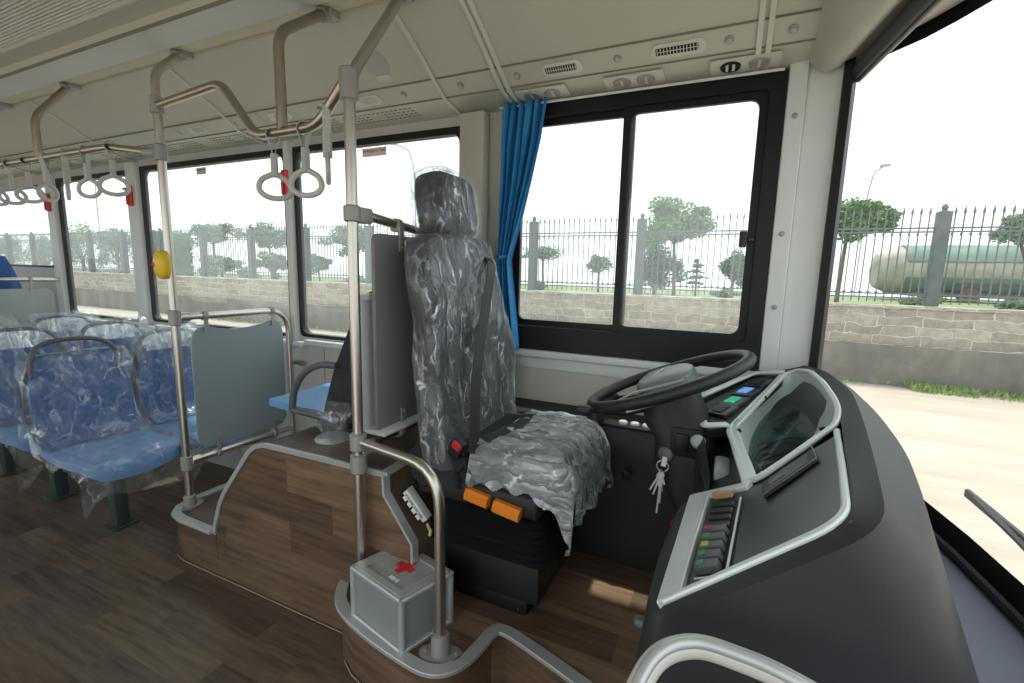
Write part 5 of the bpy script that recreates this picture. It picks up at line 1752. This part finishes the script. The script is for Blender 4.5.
# footwell front and side console
t = thing('side_console', 'black console along the wall beside the driver seat with three white round buttons on top', 'console', (-.4, 1.8, .2))
bm = nb()
prism(bm, [(-.90, 1.895, .2), (-.90, 1.75, .2), (-.90, 1.735, .64), (-.90, 1.735, .72), (-.90, 1.755, .765), (-.90, 1.895, .785)], (1.0, 0, 0)); obj('body', bm, M['blackm'], t, 40, .006)
bm = nb(); box(bm, (-.42, 1.735, .768), (-.16, 1.80, .779), bev=.003); cp = obj('button_plate', bm, M['dashtop'], t)
for x in (-.335, -.29, -.245):
    bm = nb(); lathe(bm, (x, 1.765, .777), (0, 0, 1), [(.017, 0), (.017, .008), (.014, .012), (.001, .013)], 18); obj('round_button', bm, M['btn'], cp)
bm = nb(); lathe(bm, (-.44, 1.75, .77), (0, 0, 1), [(.032, 0), (.032, .02), (.024, .04), (.024, .055), (.001, .06)], 18); obj('rotary_dial', bm, M['blackm'], t)
bm = nb(); lathe(bm, (-.30, 1.70, .60), (0, -1, 0), [(.016, 0), (.016, .006), (.008, .008)], 14); obj('lock', bm, M['black'], t)
t = thing('footwell_bulkhead', 'black lower panel closing the footwell below the steering column', 'panel', (.02, 1.4, .2))
bm = nb(); prism(bm, [(.055, 1.12, .2), (.055, 1.695, .2), (.0, 1.695, .55), (.0, 1.695, .80), (.0, 1.12, .80), (.0, 1.12, .55)], (.02, 0, 0)); obj('panel', bm, M['blackm'], t)
bm = nb(); prism(bm, [(.052, 1.20, .24), (.052, 1.62, .24), (.0, 1.62, .52), (.0, 1.20, .52)], (-.010, 0, 0)); obj('access_door', bm, M['black'], t, 40, .004)
t = thing('pedals', 'black accelerator and brake pedals on the driver floor under the dashboard', 'pedal', (-.08, 1.4, .2))
for y in (1.28, 1.54):
    bm = nb(); sweep(bm, [(-.13, y, .21), (-.02, y, .36)], rect(.07, .016, .003), (-.8, 0, .5)); tube(bm, [(-.02, y, .33), (.03, y, .36)], .01, seg=8); obj('pedal', bm, M['blackm'], t)

# curved rail by the entrance, bottom right
t = thing('entrance_rail', 'thick pale bent tube rail close to us, below the dashboard end', 'handrail', (.0, .5, .0))
bm = nb(); rl = [(-.068, .44, .0), (-.068, .44, .60), (-.068, .445, .78), (-.064, .47, .86), (-.045, .52, .897), (-.005, .555, .905), (.05, .56, .904), (.10, .555, .90), (.18, .54, .885), (.30, .50, .86)]
sweep(bm, catmull(rl, 7), circ(.0135, 18)); obj('tube', bm, plain('cream_tube', (.58, .57, .52), .35, var=.03), t)
bm = nb(); sweep(bm, catmull([V(p) + V((.0, -.006, .010)) for p in rl], 7), circ(.0075, 12)); obj('bead', bm, M['alu'], t)
bm = nb(); lathe(bm, (-.068, .44, 0), (0, 0, 1), [(.035, 0), (.035, .01), (.02, .03)], 20); obj('floor_flange', bm, M['grey'], t)

# ================================================================== CURTAIN
t = thing('window_curtain', 'gathered bright blue curtain hanging at the left end of the driver window', 'curtain', (-.85, 1.83, 1.0))
bm = nb()
tab_w = [(0, .095), (.15, .09), (.45, .055), (.62, .030), (.72, .038), (1.0, .062)]
tab_c = [(0, -.832), (.3, -.862), (.62, -.905), (.75, -.898), (1.0, -.882)]
def cf(u, v):
    z = 2.035 - v * 1.02
    w_ = interp(tab_w, v); c = interp(tab_c, v)
    s = 2 * u - 1
    am = .020 * (1 - .35 * math.sin(PI * v))
    return (c + .014 * (1 - v) + s * w_ * (1 + .08 * (1 - v)) + .004 * math.sin(u * 50 + v * 3), 1.832 + am * math.sin(u * 38 + math.sin(v * 5 + u * 4) * .8) + .008 * math.sin(u * 71 + 2), z)
surf(bm, cf, 110, 40, (0, .002, 0)); obj('cloth', bm, M['curtain'], t, 180)
bm = nb(); tube(bm, [(-.93, 1.845, 1.42), (-.905, 1.80, 1.41), (-.87, 1.845, 1.42)], .008, seg=8); obj('tie_band', bm, M['curtain'], t)
bm = nb(); tube(bm, [(-.94, 1.845, 2.025), (.10, 1.845, 2.025)], .005, seg=8); obj('curtain_rod', bm, M['white'], t)

# ================================================================== CEILING FITTINGS
# cove strip frames: band 2 (between seams) and big panel
B2a, B2b = V((0, 1.752, 2.066)), V((0, 1.676, 2.108))
b2u = (B2b - B2a).normalized(); b2n = V((0, b2u.z, -b2u.y)) * -1
if b2n.z > 0: b2n = -b2n
def on2(x, k): return V((x, 0, 0)) + B2a + (B2b - B2a) * k
def plate(bm, c, ux, uy, n, pts, th):
    prism(bm, [c + ux * a + uy * b for a, b in pts], n * th)
X_ = V((1, 0, 0))
def grille(x, lab, wd=.075):
    t = thing('air_vent', lab, 'air vent', tuple(on2(x, .5)), 'slotted vents above the driver window')
    bm = nb(); c = on2(x, .5)
    plate(bm, c, X_, b2u, b2n, rrect(0, 0, wd, .026, .024), .005); obj('bezel', bm, M['rib'], t)
    bm = nb(); plate(bm, c + b2n * .005, X_, b2u, b2n, rrect(-.006, 0, wd * .78, .013, .003), .0012); g = obj('slot_back', bm, M['black'], t)
    bm = nb()
    n = 13
    for i in range(n):
        xx = -wd * .74 + i * wd * 1.46 / (n - 1) - .004
        plate(bm, c + b2n * .0055, X_, b2u, b2n, [(xx - .0012, -.013), (xx + .0012, -.013), (xx + .0012, .013), (xx - .0012, .013)], .002)
    plate(bm, c + b2n * .0055, X_, b2u, b2n, [(-wd * .78, -.001), (wd * .76, -.001), (wd * .76, .001), (-wd * .78, .001)], .002)
    obj('slats', bm, M['rib'], t)
grille(-.62, 'small slotted air vent above the driver window, nearer the curtain')
grille(-.22, 'larger slotted air vent above the driver window, nearer the windscreen', .085)
spl = {-.80: 'small round knob fitting above the top of the curtain', -.42: 'small round knob fitting between the two slotted vents', -.07: 'small round knob fitting right of the larger slotted vent', .105: 'small round knob fitting at the front corner of the ceiling',
       -1.05: 'small round knob fitting above the box pillar', -1.33: 'small round knob fitting just right of the steel pole behind the driver', -1.82: 'small round knob fitting above the dropped rail'}
for x, lb in spl.items():
    t = thing('ceiling_fitting', lb, 'round fitting', tuple(on2(x, .5)), 'small round ceiling fittings')
    bm = nb(); lathe(bm, on2(x, .5), b2n, [(.014, 0), (.014, .004), (.011, .006)], 18); obj('bezel', bm, M['grey'], t)
    bm = nb(); lathe(bm, on2(x, .5) + b2n * .005, b2n, [(.008, 0), (.008, .004), (.004, .006), (.001, .006)], 14); obj('centre', bm, M['strap'], t)
for x, lb in ((-2.09, 'oval recessed reading lamp left of the dropped rail stanchion'), (-1.53, 'oval recessed reading lamp between the stanchion and the pole'), (-2.74, 'oval recessed reading lamp left of the stop bell pole')):
    t = thing('reading_lamp', lb, 'lamp', tuple(on2(x, .5)), 'oval ceiling fittings')
    bm = nb(); plate(bm, on2(x, .5), X_, b2u, b2n, rrect(0, 0, .075, .024, .023), .005); obj('bezel', bm, M['rib'], t)
    bm = nb(); plate(bm, on2(x, .5) + b2n * .005, X_, b2u, b2n, rrect(.01, 0, .04, .013, .004), .002); obj('lens', bm, M['strap'], t)
# big round loudspeaker and hatch on the cove
c = V((-1.37, 1.58, 2.166)); pu = V((0, -.10, .055)).normalized(); pn_ = V((0, -.055, -.10)).normalized()
t = thing('ceiling_loudspeaker', 'round flush loudspeaker on the cove behind the bent top of the steel pole', 'loudspeaker', tuple(c))
bm = nb(); lathe(bm, c, pn_, [(.062, 0), (.060, .004), (.05, .006), (.001, .006)], 30); obj('grille', bm, plain('spk_grille', (.42, .43, .42), .6), t)
bm = nb(); plate(bm, c - pu * .065, X_, pu, pn_, rrect(0, 0, .035, .012, .011), .006); obj('label_plate', bm, M['rib'], t)
t = thing('ceiling_hatch', 'rectangular ceiling hatch with a grey catch, above the hoop partition', 'hatch', (-2.6, 1.71, 2.09))
bm = nb(); plate(bm, on2(-2.55, .5), X_, b2u, b2n, rrect(0, 0, .33, .04, .01), .003); obj('panel', bm, M['ceil'], t)
bm = nb(); plate(bm, on2(-2.9, .5) + b2n * .003, X_, b2u, b2n, [(-.003, -.015), (.003, -.015), (.003, .015), (-.003, .015)], .004); plate(bm, on2(-2.42, .5) + b2n * .003, X_, b2u, b2n, [(-.003, -.015), (.003, -.015), (.003, .015), (-.003, .015)], .004); obj('slots', bm, M['strap'], t)
# air outlets pairs on band 1
nz1 = V((0, -.1, -1)).normalized(); uy1 = V((0, -1, .12)).normalized()
for i, (xc, lb) in enumerate(((-.735, 'pair of round air outlets above the curtain'), (-.38, 'pair of round air outlets above the middle window bar'), (-.02, 'pair of round air outlets at the front end of the driver window'))):
    c = V((xc, 1.815, 2.049))
    t = thing('air_outlet_pair', lb, 'air outlet', tuple(c), 'air outlets above the driver window')
    bm = nb(); plate(bm, c, X_, uy1, nz1, rrect(0, 0, .105, .042, .006), .005); obj('plate', bm, M['rib'], t)
    for s in (-.043, .043):
        bm = nb(); lathe(bm, c + X_ * s + nz1 * .005, nz1, [(.032, 0), (.031, .005), (.026, .006), (.025, .003), (.001, .003)], 26); n_ = obj('nozzle', bm, M['grey'] if not (i == 2 and s < 0) else M['black'], t)
        bm = nb()
        for q in ((-.010, .010) if i == 2 and s < 0 else (0,)):
            plate(bm, c + X_ * (s + q) + nz1 * .006, X_, uy1, nz1, [(-.005, -.023), (.003, -.023), (.005, .023), (-.003, .023)], .003)
        obj('vane', bm, M['rib'], n_)
# perforations of the band above the passenger windows
bm = nb()
rnd = random.Random(2)
for x0 in (-1.55, -2.0, -2.55, -3.1, -3.7, -4.3):
    for i in range(16):
        for j in range(4):
            if 6 <= i <= 8 and 1 <= j <= 2: continue
            x = x0 + i * .026 - .2; y = 1.85 - j * .022
            z = 2.045 + (1.86 - y) * .165 - .0012
            box(bm, (x, y - .003, z - .0012), (x + .013, y + .003, z + .001))
struct('trim_40', bm, M['seam'])
# return grilles in the centre ceiling
for i, (xa, xb, lb) in enumerate(((-2.95, -1.75, 'slatted ceiling return grille, nearest part at the top left corner'), (-4.3, -3.05, 'slatted ceiling return grille farther back'))):
    t = thing('return_grille', lb, 'ceiling grille', ((xa + xb) / 2, .85, 2.23))
    bm = nb(); 
    for ya, yb in ((.70, .715), (1.01, 1.025)): box(bm, (xa, ya, 2.232), (xb, yb, 2.242), bev=.002)
    for x in (xa, xb - .015): box(bm, (x, .70, 2.232), (x + .015, 1.025, 2.242), bev=.002)
    obj('frame', bm, M['rib'], t)
    bm = nb(); box(bm, (xa + .01, .71, 2.239), (xb - .01, 1.015, 2.243)); obj('backing', bm, M['duct'], t)
    bm = nb()
    for k in range(22): 
        y = .722 + k * .0134
        box(bm, (xa + .012, y, 2.2345), (xb - .012, y + .0085, 2.239))
    obj('slats', bm, M['rib'], t)

# roller blind along the top of the windscreen
t = thing('roller_blind', 'dark grey roller blind tube along the top of the windscreen', 'sun blind', (.3, 1.8, 2.0))
crv = [(.29 + .13 * min(1.88 - y, y + .52), y) for y in [-.3 + i * 2.15 / 30 for i in range(31)]]
bm = nb(); sweep(bm, [(x, y, 1.985) for x, y in crv], circ(.021, 16)); obj('roller', bm, M['dash'], t)
bm = nb(); sweep(bm, [(x + .012, y, 1.962) for x, y in crv], rect(.008, .012, .002), (0, 0, 1)); obj('bottom_bar', bm, M['grey'], t)
bm = nb(); x, y = crv[-1]; lathe(bm, (x, y, 1.985), (0, 1, 0), [(.026, 0), (.026, .012), (.01, .015)], 18); obj('end_cap', bm, M['black'], t)

# emergency hammers, stickers
for i, (x, lb) in enumerate(((-2.255, 'red emergency hammer holder on the pillar nearest the driver'), (-3.76, 'red emergency hammer holder on the pillar left of the stop bell'), (-4.90, 'red emergency hammer holder on the farthest visible pillar'))):
    t = thing('emergency_hammer', lb, 'emergency hammer', (x, 1.865, 1.8), 'red hammers on the pillars')
    bm = nb(); box(bm, (x - .015, 1.848, 1.735), (x + .022, 1.872, 1.87), bev=.006); obj('holder', bm, M['red'], t)
    bm = nb(); tube(bm, [(x + .004, 1.84, 1.74), (x + .004, 1.84, 1.84)], .006, seg=10); tube(bm, [(x - .025, 1.84, 1.845), (x + .032, 1.84, 1.845)], .008, seg=10); obj('hammer', bm, M['red'], t)
def text(parent, name, body, size, loc, mt_rot, mat, ext=.0004):
    cu = bpy.data.curves.new(name, 'FONT'); cu.body = body; cu.size = size; cu.align_x = 'CENTER'; cu.align_y = 'CENTER'; cu.extrude = ext
    tmp = bpy.data.objects.new('tmp', cu); COL.objects.link(tmp)
    dg = bpy.context.evaluated_depsgraph_get(); me = bpy.data.meshes.new_from_object(tmp.evaluated_get(dg))
    bpy.data.objects.remove(tmp)
    me.transform(Matrix.Translation(loc) @ mt_rot)
    me.materials.clear(); me.materials.append(mat)
    o = bpy.data.objects.new(name, me); COL.objects.link(o); o.parent = parent
    if parent.type == 'EMPTY': o.matrix_parent_inverse = parent.matrix_basis.inverted()
    return o
STK = plain('sticker_pink', (.80, .66, .63), .5); STR = plain('sticker_red', (.35, .04, .03), .5)
for x, wd, lb in ((-1.665, .075, 'emergency exit sticker at the top of the passenger window nearest the driver'), (-3.04, .045, 'emergency exit sticker at the top of the widest passenger window')):
    t = thing('window_sticker', lb, 'sticker', (x, 1.905, 1.925))
    bm = nb(); box(bm, (x - wd, 1.9025, 1.905), (x + wd, 1.9075, 1.945)); obj('backing', bm, STK, t)
    text(t, 'lettering', 'Emergency Exit', .023 if wd > .05 else .0135, (x, 1.9020, 1.932), RX(PI / 2), STR)
